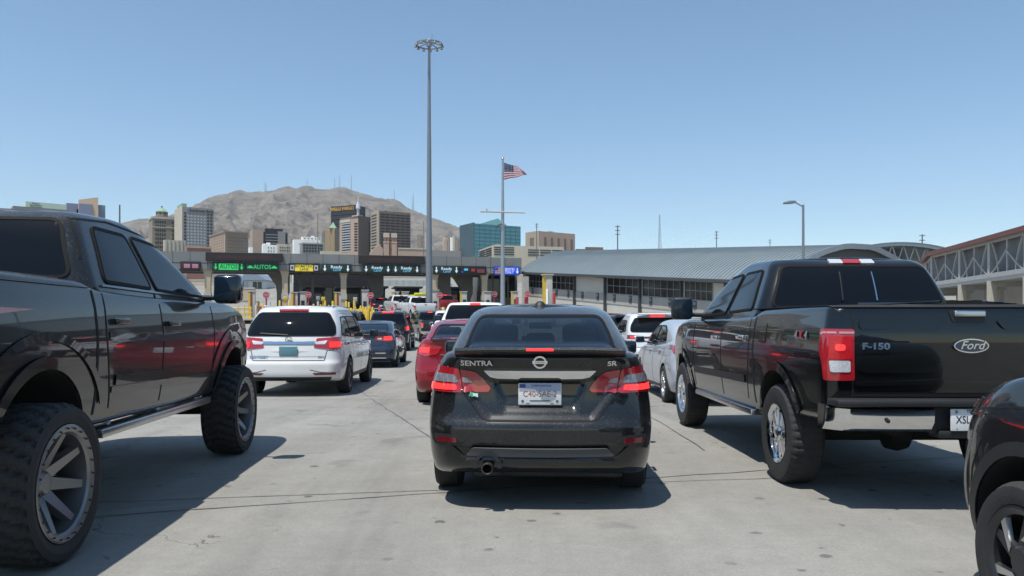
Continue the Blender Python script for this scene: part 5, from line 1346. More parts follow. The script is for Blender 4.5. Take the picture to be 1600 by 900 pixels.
# far side of the checkpoint seen through the lanes
def bx(name, label, cat, px0, px1, py0, py1, Y, m, depth=4, parts=(), group=None):
    a, b_ = at(px0, py0, Y), at(px1, py1, Y); w_, h = b_.x-a.x, b_.z-a.z
    r_ = empty(name, (a.x, Y, a.z), 0, label, cat, group); MB().box(0, w_, 0, depth, 0, h).build('wall', m, r_)
    if a.z > GZ(Y)-.2: MB().box(.05, w_-.05, .05, depth-.05, GZ(Y)-.6-a.z, -.002).build('plinth', PALE, r_)
    for nm, x0, x1, z0, z1, m2 in parts: MB().box(x0*w_, x1*w_, -.06, .03, z0*h, z1*h).build(nm, m2, r_)
    return r_, w_, h
WH = mat('trailer_white', (.62, .63, .62), .5, var=.08, scale=2); SAND = mat('sand_wall', (.45, .38, .28), .85, var=.12, scale=.6); GLB = mat('lot_window', (.03, .035, .04), .2); BLG = mat('blue_grey_roof', lin('#7e8b9b'), .5)
bx('long_building', 'long white building with a dark eaves line seen through the AUTOS lanes', 'building', 343, 425, 452, 424, 165, WH, 8, [('window', .1+.12*i, .17+.12*i, .62, .78, GLB) for i in range(7)])
bx('travel_trailer', 'white travel trailer with three dark windows seen through the AUTOS lanes', 'trailer', 343, 367, 450, 432, 130, WH, 2.6, [('window', .08, .26, .45, .75, GLB), ('door', .38, .47, .1, .8, GLB), ('window', .58, .78, .45, .75, GLB), ('stripe', 0, 1, .2, .25, BLG)])
bx('storage_container', 'pale grey storage container beside the white travel trailer', 'container', 366.5, 379, 452, 435, 128, mat('container_grey', (.42, .42, .42), .6), 2.5, [('rib', .12*i+.05, .12*i+.09, .03, .97, STLG) for i in range(8)])
r_, w_, h = bx('site_cabin', 'white cabin with a blue grey pitched roof behind the booths', 'cabin', 381, 415, 455, 438, 126, WH, 5, [('window', .42, .6, .15, .85, GLB), ('window', .64, .82, .15, .85, GLB), ('door', .05, .2, 0, .8, STLG)])
MB().prism([(-.6, h), (w_+.4, h), (w_*.65, h+1.0), (w_*.1, h+1.0)], -.8, 5.5).build('roof', BLG, r_)
bx('sand_wall', 'sandy wall behind the yellow railing', 'wall', 366, 398, 470, 450, 112, SAND, .4, [('coping', -.01, 1.01, .93, 1.04, PALE)])
bx('yard_wall', 'sandy yard wall seen left of the AUTOS lanes', 'wall', 215, 352, 475, 437, 150, SAND, 1, [('coping', 0, 1, .96, 1.01, PALE)])
bx('yard_wall', 'long cream yard wall seen through the middle lanes', 'wall', 560, 770, 470, 432, 190, mat('cream_yard', (.50, .47, .40), .85, var=.1, scale=.2), 1, [('coping', 0, 1, .96, 1.01, PALE)])
bx('white_depot', 'white depot building above the yard wall', 'building', 585, 640, 440, 420, 230, WH, 10, [('door', .2, .4, .05, .6, STLG), ('door', .55, .75, .05, .6, STLG)])
bx('pale_depot', 'pale depot seen right of the tall mast', 'building', 676, 768, 442, 420, 240, WH, 10, [('door', .1, .3, .05, .6, STLG), ('window', .5, .7, .4, .7, GLB)])
bx('mesh_screen', 'grey green mesh screen in front of the yard wall', 'fence', 566, 672, 458, 438, 150, mat('screen_mesh', (.33, .35, .34), .7, var=.1, scale=.5), .15, [('post', .1*i, .1*i+.006, 0, 1.03, STLG) for i in range(11)])
bx('delivery_truck', 'white box truck parked beyond the lanes right of the tall mast', 'truck', 682, 702, 462, 441, 125, WH, 6, [('rear_door', .06, .48, .08, .92, mat('truck_door', (.5, .5, .48), .5)), ('rear_door', .52, .94, .08, .92, mat('truck_door', (.5, .5, .48), .5)), ('number_box', .66, .8, .1, .22, GLB)])
for px, lb in ((683, 'white van on the raised lot, left of its neighbour'), (694, 'white van on the raised lot, between the mast and the truck')):
    r_ = empty('parked_van', at(px, 441, 175)-Vector((0, 0, .1)), 0, lb, 'van', 'vans on the raised lot'); w_ = 9/F*175
    MB().prism([(0, 0), (w_, 0), (w_, .6), (w_*.92, .75), (w_*.8, 1.35), (w_*.15, 1.35), (w_*.03, .7), (0, .6)], 0, 1.9).build('body', WH, r_, bevel=.03); MB().box(w_*.2, w_*.45, -.02, .02, .75, 1.2).build('window', GLB, r_); MB().box(w_*.5, w_*.78, -.02, .02, .75, 1.2).build('window', GLB, r_)
    for q in (.2, .8): MB().tube((w_*q, -.05, .0), (w_*q, .2, .0), .3, n=14).build('wheel', HUB, r_)
# yellow warning diamond
r_ = empty('warning_sign', at(340, 452, 118), 0, 'yellow diamond warning sign seen under the left AUTOS sign', 'sign')
MB().tube((0, 0, -2), (0, 0, 2.6), .05).build('post', STLG, r_); MB().box(-.36, .36, -.06, -.03, -.36, .36, 0, Matrix.Translation((0, 0, 2.75)) @ Matrix.Rotation(R(45), 4, 'Y')).build('plate', YEL, r_)
# lane islands, kiosks, bollards
def spot(px, Y): return Vector(((px-CX)/F*Y, Y, GZ(Y)))
def island(px, Y, label):
    p = spot(px, Y); r_ = MB().box(-.75, .75, -4, 10, 0, .16).build('lane_island', PALE, bevel=.03, loc=p); r_.rotation_euler[2] = FA; tag(r_, label, 'kerb island', 'lane islands before the booths')
def kiosk(px, Y, label, style=0, h=2.2):
    p = spot(px, Y); r_ = empty('lane_kiosk', (p.x, p.y, p.z+.1), FA, label, 'kiosk', 'kiosks before the booths')
    MB().box(-.28, .28, 0, .6, 0, h).build('kiosk_body', PALE, r_, bevel=.02); MB().box(-.34, .34, -.06, .66, h, h+.07).build('kiosk_cap', PALE, r_)
    if style == 0:
        MB().box(-.27, -.10, -.03, .01, .02, h-.02).build('yellow_panel', YEL, r_); MB().box(-.08, .06, -.03, .01, .02, h-.02).build('maroon_panel', MAR, r_)
    elif style == 1:
        MB().box(-.2, .1, -.02, .01, .9, 1.4).build('kiosk_screen', BOOTH, r_); MB().box(.3, .36, .05, .4, .5, 1.2).build('kiosk_box', STLG, r_)
    else:
        MB().box(-.33, -.22, -.03, .3, .02, h-.05).build('yellow_post', YEL, r_); MB().box(-.1, .2, -.02, .01, 1.0, 1.45).build('kiosk_screen', BOOTH, r_)
def disc(px, Y, label, h=1.95):
    p = spot(px, Y); r_ = empty('stop_disc', (p.x, p.y, p.z+.1), FA, label, 'round sign', 'round red discs on posts')
    MB().tube((0, 0, 0), (0, 0, h+.2), .07, n=10).build('post', RED, r_); MB().tube((0, -.14, h), (0, -.09, h), .29, n=22).build('disc', mat('disc_red', (.42, .04, .06), .45), r_)
    mb = MB(); mb.lathe([(.20, -.146), (.235, -.146)], 22); mb.box(-.15, .15, -.04, .04, -.15, -.143); M = Matrix.Translation((0, 0, h)) @ Matrix.Rotation(R(90), 4, 'X'); mb.v = [tuple(M @ Vector((v[0], v[1], -v[2]))) for v in mb.v]
    mb.build('disc_mark', mat('disc_mark_pale', (.55, .40, .42), .5), r_, fix=False)
KI = [(393, 66, 0, 'striped kiosk on the far left by the yellow railing'), (460, 70, 0, 'striped kiosk above the middle of the white minivan roof'), (474, 72, 1, 'pale kiosk left of the biometric lane'), (528, 70, 0, 'striped kiosk before the tan column'), (571, 70, 1, 'pale kiosk beside the yellow bollards'), (618, 72, 0, 'striped kiosk above the white pickups'), (634, 73, 2, 'pale kiosk between the two white pickups'), (681, 70, 1, 'tall pale kiosk at the foot of the tall mast'), (725, 74, 2, 'pale kiosk under the black lane sign'), (763, 74, 1, 'pale kiosk left of the flagpole'), (805, 76, 2, 'pale kiosk under the blue lane sign')]
for px, Y, st, lb in KI:
    kiosk(px, Y, lb, st, 2.35 if px in (393, 681, 571) else 2.15); island(px+2, Y+1, 'pale kerb island under the '+lb.split(' on ')[0].split(' before ')[0].split(' at ')[0] if False else 'pale kerb island carrying the '+lb)
for px, Y, lb in ((416, 70, 'red disc right of the yellow railing'), (482, 71, 'red disc beside the pale kiosk left of the biometric lane'), (579, 69, 'red disc above the yellow bollards'), (687, 69, 'red disc right of the tall mast foot'), (772, 73, 'red disc left of the flagpole'), (824, 75, 'red disc by the white guard rail'), (939, 46, 'red disc on the right lane before the grey hall')):
    disc(px, Y, 'round '+lb, 1.45 if px == 939 else 1.95)
def bollard(px, Y, m, h, label, grp, r=.09):
    p = spot(px, Y); mb = MB(); mb.lathe([(r, 0), (r, h-.06), (r*.7, h-.015), (0, h)], 14); o = mb.build('bollard', m, loc=p, sm=40); tag(o, label, 'bollard', grp)
random.seed(11)
for i in range(22):
    px = 541+i*2.05; Y = 64+random.uniform(-1.5, 3)
    bollard(px, Y, YEL, random.choice((1.05, 1.15, 1.3, 1.75)), 'yellow bollard in the cluster left of the white pickups', 'yellow bollards left of the white pickups', .08)
for i, px in enumerate((400, 404, 411, 421, 427, 437, 447, 452, 490, 497, 501, 508, 514, 520)):
    bollard(px, 66+i % 3, YEL if i % 3 else PALE, 1.35+.3*(i % 2), 'yellow or pale bollard before the left lanes' if False else ('yellow bollard before the left lanes' if i % 3 else 'pale bollard before the left lanes'), 'yellow bollards before the left lanes' if i % 3 else 'pale bollards before the left lanes')
for px, Y, lb in ((593, 66, 'red bollard left of the white pickups'), (612.5, 65, 'red bollard touching the left white pickup')): bollard(px, Y, RED, 1.25, lb, 'red bollards', .11)
bollard(692.5, 64, YEL, 1.3, 'yellow bollard between the white pickup and the red pickup', 'lone bollards', .12)
for px, Y, lb in ((632.5, 52, 'cream bollard behind the gunmetal pickup, left one'), (641, 52, 'cream bollard behind the gunmetal pickup, right one')): bollard(px, Y, PALE, 1.1, lb, 'cream bollards behind the gunmetal pickup', .12)
for px, Y, h, lb in ((865.5, 62, 2.6, 'tall red post beside the pale hall pillar'), (822, 62, 2.3, 'tall red post at the left end of the guard rail'), (927, 47, 1.5, 'red post left of the round disc by the hall'), (946.5, 47, 1.75, 'red post right of the round disc by the hall'), (808, 70, 1.9, 'red post beside the pale kiosk under the blue sign')): bollard(px, Y, RED, h, lb, 'tall red posts', .13)
# yellow railing at left, barrier gear
r_ = empty('yellow_railing', spot(362, 64), R(6), 'yellow tubular railing with sandy panel beside the far left kiosk', 'railing')
for z in (.45, .85, 1.2): MB().tube((-.2, 0, z), (1.6, 0, z), .05).build('rail', YEL, r_)
for x in (-.1, .5, 1.0, 1.5): MB().tube((x, 0, 0), (x, 0, 1.35), .055).build('post', YEL, r_)
for k, (px, Y, lb) in enumerate(((505, 68, 'yellow barrier gear before the biometric lane'), (555, 67, 'pale barrier gear among the yellow bollards'), (497, 70, 'grey camera post in the biometric lane'), (446, 69, 'yellow crash cushion left of the biometric lane'))):
    p = spot(px, Y); r_ = empty('barrier_machine', p, FA, lb, 'barrier', 'barrier gear before the lanes'); m_ = (YEL, PALE, STLG, YEL)[k]
    MB().box(-.3, .3, -.25, .25, 0, .95).build('cabinet', m_, r_, bevel=.04); MB().tube((0, 0, .9), (0, 0, 1.7), .06).build('mast', m_, r_); MB().box(-.16, .16, -.12, .12, 1.6, 1.95).build('lamp_head', m_, r_, bevel=.03); MB().bar((.2, 0, .75), (1.5, 0, .75), .09).build('boom', m_, r_)
for px, lb in ((407, 'red lane barrier panel left of the white minivan aerial'), (478, 'red lane barrier panel under the pale kiosk left of the biometric lane')):
    p = spot(px, 68); r_ = empty('lane_barrier', p, FA, lb, 'barrier', 'red lane barriers'); MB().box(-.5, .5, 0, .1, .75, 1.15).build('panel', mat('barrier_red', (.55, .05, .10), .5), r_); 
    for x in (-.4, .4): MB().box(x-.05, x+.05, .02, .08, 0, .75).build('leg', STLG, r_)
r_ = empty('tow_truck', spot(657, 78), FA, 'dark tow truck with a lime yellow light bar beyond the right white pickup', 'truck')
MB().box(-1.1, 1.1, -.2, .2, 1.75, 1.95).build('light_bar', mat('lime_yellow', (.68, .66, .05), .5), r_, bevel=.03); MB().box(-.6, .6, -.25, .25, 1.95, 2.15).build('beacon', mat('lime_yellow', (.68, .66, .05), .5), r_, bevel=.03); MB().box(-.9, .9, 0, 3, .3, 1.75).build('cab', BOOTH, r_, bevel=.1)
# white guard rail curving from the office to the hall
pts = [spot(830, 82), spot(870, 74), spot(905, 66), spot(945, 58), spot(1000, 51)]
r_ = empty('guard_rail', (0, 0, 0), 0, 'pale guard rail running along the foot of the grey hall', 'guard rail')
GR = mat('rail_cream', (.55, .54, .44), .6, var=.1, scale=3)
for h in (.5, .95):
    mb = MB(); mb.path([p+Vector((0, 0, h)) for p in pts], .055); mb.build('rail', GR, r_)
for a_, b_ in zip(pts[:-1], pts[1:]):
    for k in range(4):
        p = a_+(b_-a_)*k/4; p.z = GZ(p.y); MB().box(p.x-.06, p.x+.06, p.y-.06, p.y+.06, p.z, p.z+1.05).build('post', GR, r_)
mb = MB(); 
for a_, b_ in zip(pts[:-1], pts[1:]): mb.bar(a_+Vector((0, .12, .22)), b_+Vector((0, .12, .22)), .2, .5)
tag(mb.build('concrete_barrier', mat('pale_barrier', (.5, .48, .38), .8, var=.15, scale=2)), 'low pale concrete barrier under the guard rail by the hall', 'barrier')

# ------------------------------------------------------------------ long hall with a curved metal roof
HP = lambda k: Vector((9.9-4.2*k, 70+9.7*k, 0)); HD = (HP(-1)-HP(0)).normalized(); HN = Vector((-HD.y, HD.x, 0))
if HN.x < 0: HN = -HN
k0, k1 = 2.06, -1.9; HL = (HP(k1)-HP(k0)).length
hall = empty('long_hall', HP(k0), math.atan2(HD.y, HD.x), 'long grey hall with a curved ribbed metal roof and dark gridded windows', 'building')
step = HL/(k0-k1)
def ez(s): return 6.85-(.745/step)*s       # eaves fall towards the camera
def kx(px):
    u = (px-CX)/F; k = (u*70-9.9)/(-4.2-9.7*u); return (k0-k)*step
def hz(px, py):
    s = kx(px); P = HP(k0)+HD*s; return EYE+(HY-py)/F*P.y
HW = mat('hall_wall', (.55, .52, .46), .85, var=.08, scale=.8); HB = mat('hall_band', (.40, .378, .34), .85, var=.08, scale=.8); HR = mat('ribbed_roof', (.24, .28, .29), .45, metal=.3, var=.10, scale=.5); HT = mat('hall_trim', (.06, .065, .07), .5); HG = mat('hall_glass', (.016, .012, .013), .12, spec=.5)
def strip(mb, s0, s1, y0, y1, d0, d1, n=1, m=0):
    """box hanging d0..d1 below the sloping eaves"""
    a, b_ = ez(s0), ez(s1)
    mb.add([(s0, y0, a-d0), (s1, y0, b_-d0), (s1, y1, b_-d0), (s0, y1, a-d0), (s0, y0, a-d1), (s1, y0, b_-d1), (s1, y1, b_-d1), (s0, y1, a-d1)], [(0, 1, 2, 3), (7, 6, 5, 4), (4, 5, 1, 0), (5, 6, 2, 1), (6, 7, 3, 2), (7, 4, 0, 3)], m); return mb
strip(MB(), 0, HL-.6, 0, 12, .05, 9).build('wall', HW, hall)
strip(MB(), 0, HL, -.05, .02, 1.75, 2.65).build('wall_band', HB, hall)
# roof: curved section swept along the falling eaves, standing seams as ribs
prof = [(-.7, -.12), (0, .42), (1.4, 1.25), (3.2, 2.05), (5.5, 2.5), (7, 2.5), (9, 2.0), (11, 1.1), (12.7, -.1)]
pr = pf(prof); ysr = [-.7+i*.4 for i in range(34)]
mb = MB(); n = int(HL/.42); G = []
for i in range(n+1):
    s = HL*i/n
    for off, hh in ((-.05, 0), (-.045, .06), (.045, .06), (.05, 0)):
        for y in ysr: G.append((s+off, y, ez(s)+pr(y)+hh))
L_ = len(ysr); rows = 4*(n+1)
mb.add(G, [(j*L_+i, (j+1)*L_+i, (j+1)*L_+i+1, j*L_+i+1) for j in range(rows-1) for i in range(L_-1)])
rf = mb.build('roof', HR, hall, fix=True)
strip(MB(), -.1, HL+.1, -.80, -.68, .05, .28).build('gutter', HT, hall)
strip(MB(), -.1, HL+.1, -.68, 0, .16, .22).build('soffit', HT, hall)
def hwin(p0, p1, ncol):
    s0, s1 = kx(p0), kx(p1)
    o = strip(MB(), s0, s1, -.03, .05,   .30, 1.70).build('window', HG, hall)
    fr = MB(); strip(fr, s0, s1, -.06, 0, .98, 1.03); strip(fr, s0, s1, -.06, 0, .28, .34); strip(fr, s0, s1, -.06, 0, 1.67, 1.73)
    for i in range(ncol+1):
        s = s0+(s1-s0)*i/ncol; strip(fr, s-.03, s+.03, -.065, 0, .28, 1.73)
    fr.build('window_frame', mat('frame_grey', (.22, .23, .24), .5), o)
for a_, b_, c_ in ((824, 848, 5), (851, 898, 7), (950, 1000, 5), (1005, 1064, 6), (1071, 1114, 5), (1150, 1230, 6), (1240, 1330, 6)): hwin(a_, b_, c_)
for px in (899.5, 947.5, 1002, 1067, 1137, 1235):
    s = kx(px); o = strip(MB(), s-.09, s+.09, -.28, -.02, .1, 6.5).build('downpipe', HT, hall)
    if px in (947.5, 1137): strip(MB(), s-1.1, s, -.4, -.2, .15, .33).build('pipe_elbow', HT, o)
for px in (833, 849.5, 870.5, 889, 911, 935, 961, 986, 1018, 1048, 1087):
    s = kx(px); o = strip(MB(), s-.20, s+.20, -.10, -.02, 1.78, 2.40).build('wall_vent', HT, hall)
    strip(MB(), s-.13, s+.13, -.12, -.09, 1.88, 2.08).build('vent_plate', STLG, o)
for px in (841, 852, 878, 921, 970, 1040): 
    s = kx(px); strip(MB(), s-.1, s+.1, -.35, -.02, 4.75, 4.95).build('wall_lamp', HT, hall)
gp_ = [(y, ez(HL)+pr(y)-.02) for y in np.linspace(-.3, 12.3, 24)]+[(12, -1), (0, -1)]
MB().prism([(y, z) for y, z in gp_], 0, .25, 0, Matrix.Translation((HL-.3, 0, 0)) @ Matrix.Rotation(R(90), 4, 'Z') @ Matrix.Diagonal((1, 1, 1, 1))).build('gable_wall', mat('gable_dark', (.10, .105, .105), .8, var=.1, scale=.5), hall)
for dd in (0,):
    mb = MB(); q_ = [(y, ez(HL)+pr(y)-.05) for y in np.linspace(-.7, 12.7, 25)]
    for (a_, b_), (c_, d_) in zip(q_[:-1], q_[1:]): mb.bar((HL+.05, a_, b_), (HL+.05, c_, d_), .16, .36)
    mb.build('gable_rib', STLG, hall)
# shallow vaulted canopy with an open steel truss, farther back
av = empty('vaulted_canopy', at(1300, 500, 118), 0, 'shallow arched roof with an open steel truss behind the hall, left of the red roof', 'canopy')
W_ = 215/F*118; zA, zB = EYE+97/F*118-EYE, EYE+118/F*118-EYE
AR = [(W_*i/24, zA+(zB-zA)*(1-(2*i/24-1)**2)) for i in range(25)]
for d in (0, 3.0):
    mb = MB()
    for (a_, b_), (c_, d_) in zip(AR[:-1], AR[1:]): mb.bar((a_, d, b_), (c_, d, d_), .3, .42)
    mb.build('arch_rib', STLG, av)
mb = MB(); G = [(x, y, z+.25) for y in (-.3, 26) for x, z in AR]; G += [(x, y, z+.1) for x, y, z in G]; n = 25
mb.add(G, [(i, i+1, n+i+1, n+i) for i in range(24)]+[(2*n+i, 3*n+i, 3*n+i+1, 2*n+i+1) for i in range(24)]+[(i, 2*n+i, 2*n+i+1, i+1) for i in range(24)]); mb.build('roof', HR, av)
mb = MB(); zl = zA-.6
for i in range(2, 24, 2):
    x, z = AR[i]; x2, z2 = AR[i+1]; x0_, z0_ = AR[i-1]
    mb.bar((x, 1, zl), (x2, 1, z2), .14); mb.bar((x, 1, zl), (x0_, 1, z0_), .14)
mb.bar((0, 1, zl), (W_, 1, zl), .22); mb.build('arch_truss', STLG, av)
MB().box(.5, W_-.5, 20, 20.4, 0, zA+.8).build('back_wall', HB, av)
for x in (.2, W_*.33, W_*.66, W_-.4): MB().box(x, x+.4, .8, 1.2, -1, zl).build('column', STLG, av)
# pillars standing before the hall
for px, Y, m_, y0, y1, lb in ((853.5, 60, YEL, 436, 472, 'thick pale pillar with a yellow edge standing before the hall windows'),):
    p = spot(px, Y); r_ = empty('lane_pillar', (p.x, p.y, p.z-.2), FA, lb, 'pillar'); h = EYE+(HY-430)/F*Y-p.z+.2
    MB().box(.0, .5, 0, .5, 0, h).build('shaft', PALE, r_, bevel=.03); MB().box(-.18, .0, .05, .45, 0, h).build('yellow_edge', YEL, r_); MB().box(-.25, .58, -.08, .58, h, h+.1).build('cap', TANC, r_); MB().box(-.02, .12, -.06, .0, h*.35, h*.75).build('light_tube', LEDW, r_)

# ------------------------------------------------------------------ raised footbridge at the right
BP = [Vector((53.2, 106, 0)), Vector((50.2, 96, 0)), Vector((45.7, 86.2, 0)), Vector((43.9, 77.6, 0)), Vector((42.2, 70, 0)), Vector((40.5, 62.4, 0)), Vector((38.8, 54.8, 0)), Vector((37.1, 47.2, 0))]
br = empty('footbridge', (0, 0, 0), 0, 'covered footbridge with curved white trusses and a red ribbed roof', 'footbridge')
BS = mat('truss_pale', (.46, .45, .425), .55, var=.08, scale=1); BRF = mat('red_roof', (.19, .070, .055), .6, var=.1, scale=1); BW = mat('bridge_screen', (.20, .20, .20), .7, var=.12, scale=.8); BCOL = mat('bridge_column', (.52, .47, .38), .75, var=.08, scale=1)
zb0, zt0 = 5.25, 8.25
for i, (a_, b_) in enumerate(zip(BP[:-1], BP[1:])):
    d = (b_-a_); Ld = d.length; d.normalize(); n_ = Vector((-d.y, d.x, 0)); n_ = n_ if n_.x > 0 else -n_
    P = lambda t, z, o=0: a_+d*(Ld*t)+n_*o+Vector((0, 0, z))
    mb = MB(); mb.bar(P(0, zt0), P(1, zt0), .22, .32); mb.build('top_chord', BS, br); MB().bar(P(0, zb0), P(1, zb0), .3, .4).build('bottom_chord', BS, br)
    MB().bar(P(0, zb0), P(0, zt0), .34, .34).build('truss_post', BS, br)
    mb = MB(); mb.bar(P(.5, zb0), P(.5, zt0), .16)
    for t0, sg in ((0, 1), (1, -1)):
        pt = [P(t0+sg*(.06+.20*math.sin(q*math.pi/2)), zt0-(zt0-zb0)*(1-math.cos(q*math.pi/2)) if False else zt0-(zt0-zb0)*q, -.05) for q in np.linspace(0, 1, 8)]
        for u_, v_ in zip(pt[:-1], pt[1:]): mb.bar(u_, v_, .13)
        pt = [P(t0+sg*(.03+.47*q), zb0+.1+(zt0-zb0)*.62*q**1.25, -.08) for q in np.linspace(0, 1, 8)]
        for u_, v_ in zip(pt[:-1], pt[1:]): mb.bar(u_, v_, .13)
    mb.build('truss_bracing', BS, br)
    mb = MB(); mb.add([P(0, zb0, .5), P(1, zb0, .5), P(1, zt0, .5), P(0, zt0, .5), P(0, zb0, .6), P(1, zb0, .6), P(1, zt0, .6), P(0, zt0, .6)], [(0, 1, 2, 3), (7, 6, 5, 4), (0, 4, 5, 1), (3, 2, 6, 7), (0, 3, 7, 4), (1, 5, 6, 2)]); mb.build('mesh_screen', BW, br)
    mb = MB()
    nr = 16
    for q in range(nr):
        t0, t1 = q/nr, (q+.55)/nr
        for (u0, u1, hh) in ((t0, t1, .10), (t1, (q+1)/nr, .02)):
            mb.add([P(u0, zt0+.2+hh, -.5), P(u1, zt0+.2+hh, -.5), P(u1, zt0+.9+hh, 2.2), P(u0, zt0+.9+hh, 2.2), P(u0, zt0+.12, -.5), P(u1, zt0+.12, -.5), P(u1, zt0+.82, 2.2), P(u0, zt0+.82, 2.2)], [(0, 1, 2, 3), (7, 6, 5, 4), (4, 5, 1, 0), (3, 2, 6, 7), (0, 3, 7, 4), (1, 5, 6, 2)])
    mb.bar(P(0, zt0+.24, -.55), P(1, zt0+.24, -.55), .12, .42)
    mb.build('roof', BRF, br)
    mb = MB(); mb.add([P(0, zb0-.2, -.1), P(1, zb0-.2, -.1), P(1, zb0-.2, 4), P(0, zb0-.2, 4), P(0, zb0-.5, -.1), P(1, zb0-.5, -.1), P(1, zb0-.5, 4), P(0, zb0-.5, 4)], [(0, 1, 2, 3), (7, 6, 5, 4), (4, 5, 1, 0), (5, 6, 2, 1), (6, 7, 3, 2), (7, 4, 0, 3)]); mb.build('deck', BS, br)
    mb = MB(); q = P(0, 0, .1); mb.box(q.x-.26, q.x+.26, q.y-.3, q.y+.3, 0, zb0-.45); mb.build('column', BCOL, br)
    mb = MB(); q = P(.02, 0, 3.4); mb.box(q.x-.22, q.x+.22, q.y-.3, q.y+.3, 0, zb0-.45); mb.build('column', BCOL, br)
    MB().bar(P(0, zb0-.75, 0), P(0, zb0-.75, 4), .35, .5).build('cross_beam', BS, br)
# wall behind the bridge columns
mb = MB()
for a_, b_ in zip(BP[:-1], BP[1:]): mb.bar(a_+Vector((7, 0, 1.6)), b_+Vector((7, 0, 2.6)), .3, 7.0)
tag(mb.build('grey_wall', mat('back_wall', (.20, .195, .185), .85, var=.1, scale=.6)), 'plain grey wall behind the footbridge columns', 'wall')

# ------------------------------------------------------------------ masts, flag, lamp, poles
p = spot(670.5, 66); r_ = empty('high_mast_light', p, 0, 'very tall grey light mast carrying a ring of floodlights', 'light mast')
H_ = EYE+(HY-65)/F*66-p.z
mb = MB(); mb.tube((0, 0, 0), (0, 0, H_*.33), .30, .235, 14); mb.tube((0, 0, H_*.33), (0, 0, H_*.66), .22, .17, 14); mb.tube((0, 0, H_*.66), (0, 0, H_), .16, .11, 14); mb.build('mast', PGRY, r_, sm=40)
mb = MB(); mb.lathe([(1.05, -.05), (1.13, -.05), (1.13, .05), (1.05, .05)], 36, close=True, c=(0, 0, H_-.25)); mb.build('ring', PGRY, r_, sm=30)
mb = MB(); mb.lathe([(.13, -.45), (.24, -.38), (.25, .0), (.16, .16), (0, .18)], 16, c=(0, 0, H_)); mb.build('ring_hub', STLG, r_, sm=40)
for i in range(8):
    a = 2*math.pi*i/8+.2; MB().bar((.2*math.cos(a), .2*math.sin(a), H_-.1), (1.1*math.cos(a), 1.1*math.sin(a), H_-.25), .06).build('spoke', PGRY, r_)
for i in range(12):
    a = 2*math.pi*i/12; mb = MB(); mb.lathe([(0, .09), (.06, .07), (.12, -.05), (.13, -.10), (0, -.12)], 12, c=(1.12*math.cos(a), 1.14*math.sin(a), H_-.36)); mb.build('floodlight', mat('lamp_bronze', (.18, .17, .14), .4), r_, sm=40)
MB().tube((.2, 0, H_), (.28, 0, H_+.65), .02).build('lightning_rod', PGRY, r_)
# flagpole with yardarm
p = spot(785.5, 60); r_ = empty('flagpole', p, 0, 'tall tapered flagpole with a ball top and a horizontal yardarm', 'flagpole')
H_ = EYE+(HY-250)/F*60-p.z
MB().tube((0, 0, 0), (0, 0, H_), .21, .075, 14).build('pole', STLG, r_, sm=40); mb = MB(); mb.lathe([(0, -.12), (.085, -.085), (.12, 0), (.085, .085), (0, .12)], 14, c=(0, 0, H_+.1)); mb.build('ball_finial', mat('gold_ball', (.6, .55, .4), .25, metal=1), r_, sm=60)
zy = EYE+(HY-332)/F*60-p.z
MB().tube((-1.68, -.22, zy+.05), (1.72, -.22, zy-.05), .07, .05, 10).build('yardarm', PALE, r_, sm=40); MB().tube((-1.2, -.22, zy-.0), (-1.2, -.22, zy+.25), .05).build('yard_block', STLG, r_)
MB().tube((.22, 0, zy-.9), (.22, 0, zy-1.0), .02).build('cleat', PGRY, r_)
mb = MB(); mb.path([Vector((-.1+.0, -.22, zy-.9))+Vector((-.35*math.sin(a), 0, .35*math.cos(a)-.35)) for a in np.linspace(-.2, 1.6, 7)], .05); mb.build('hook_bracket', HT, r_)
# flag: cloth rippling, stripes and canton in material slots
fl = empty('national_flag', (p.x+.10, p.y, p.z+H_-.20), R(6), 'striped red and white flag with a star canton flying from the flagpole', 'flag')
nx, nz_ = 36, 26; W_, Hh = 1.72, 1.30; G = []
for j in range(nz_+1):
    for i in range(nx+1):
        u, v = i/nx, j/nz_
        x = W_*u*(1-.20*max(0, v-.5)*u); z = -Hh*(1-v)*(1-.32*u)-.52*u*v*1.0+.10*math.sin(u*9+v*2)*u-.15*u*u+.10*u
        y = .16*math.sin(u*8.5+v*1.5)*min(1, u*3)
        G.append((x, y, z))
mb = MB(); fcs = []; ms = []
for j in range(nz_):
    for i in range(nx):
        fcs.append((j*(nx+1)+i, j*(nx+1)+i+1, (j+1)*(nx+1)+i+1, (j+1)*(nx+1)+i))
        stripe = (nz_-1-j)//2; ms.append(2 if (i < nx*.4 and stripe < 7) else stripe % 2)
mb.add(G, fcs); mb.m = ms
fm = mb.build('cloth', [mat('flag_cloth_red', (.35, .03, .05), .8), mat('flag_cloth_white', (.62, .60, .60), .8), mat('flag_cloth_navy', (.03, .045, .11), .8)], fl, sm=60)
md = fm.modifiers.new('thick', 'SOLIDIFY'); md.thickness = .004
# star field
me = text_mesh('*', .16)
st = MB()
for r in range(5):
    for c_ in range(6):
        i, j = int(1+c_*2.3), nz_-2-int(r*2.7); q = Vector(G[j*(nx+1)+i]); st.box(q.x-.018, q.x+.018, q.y-.012, q.y-.006, q.z-.018, q.z+.018)
tag(st.build('star_field', mat('flag_cloth_white', (.62, .60, .60), .8), fl), kind='stuff')
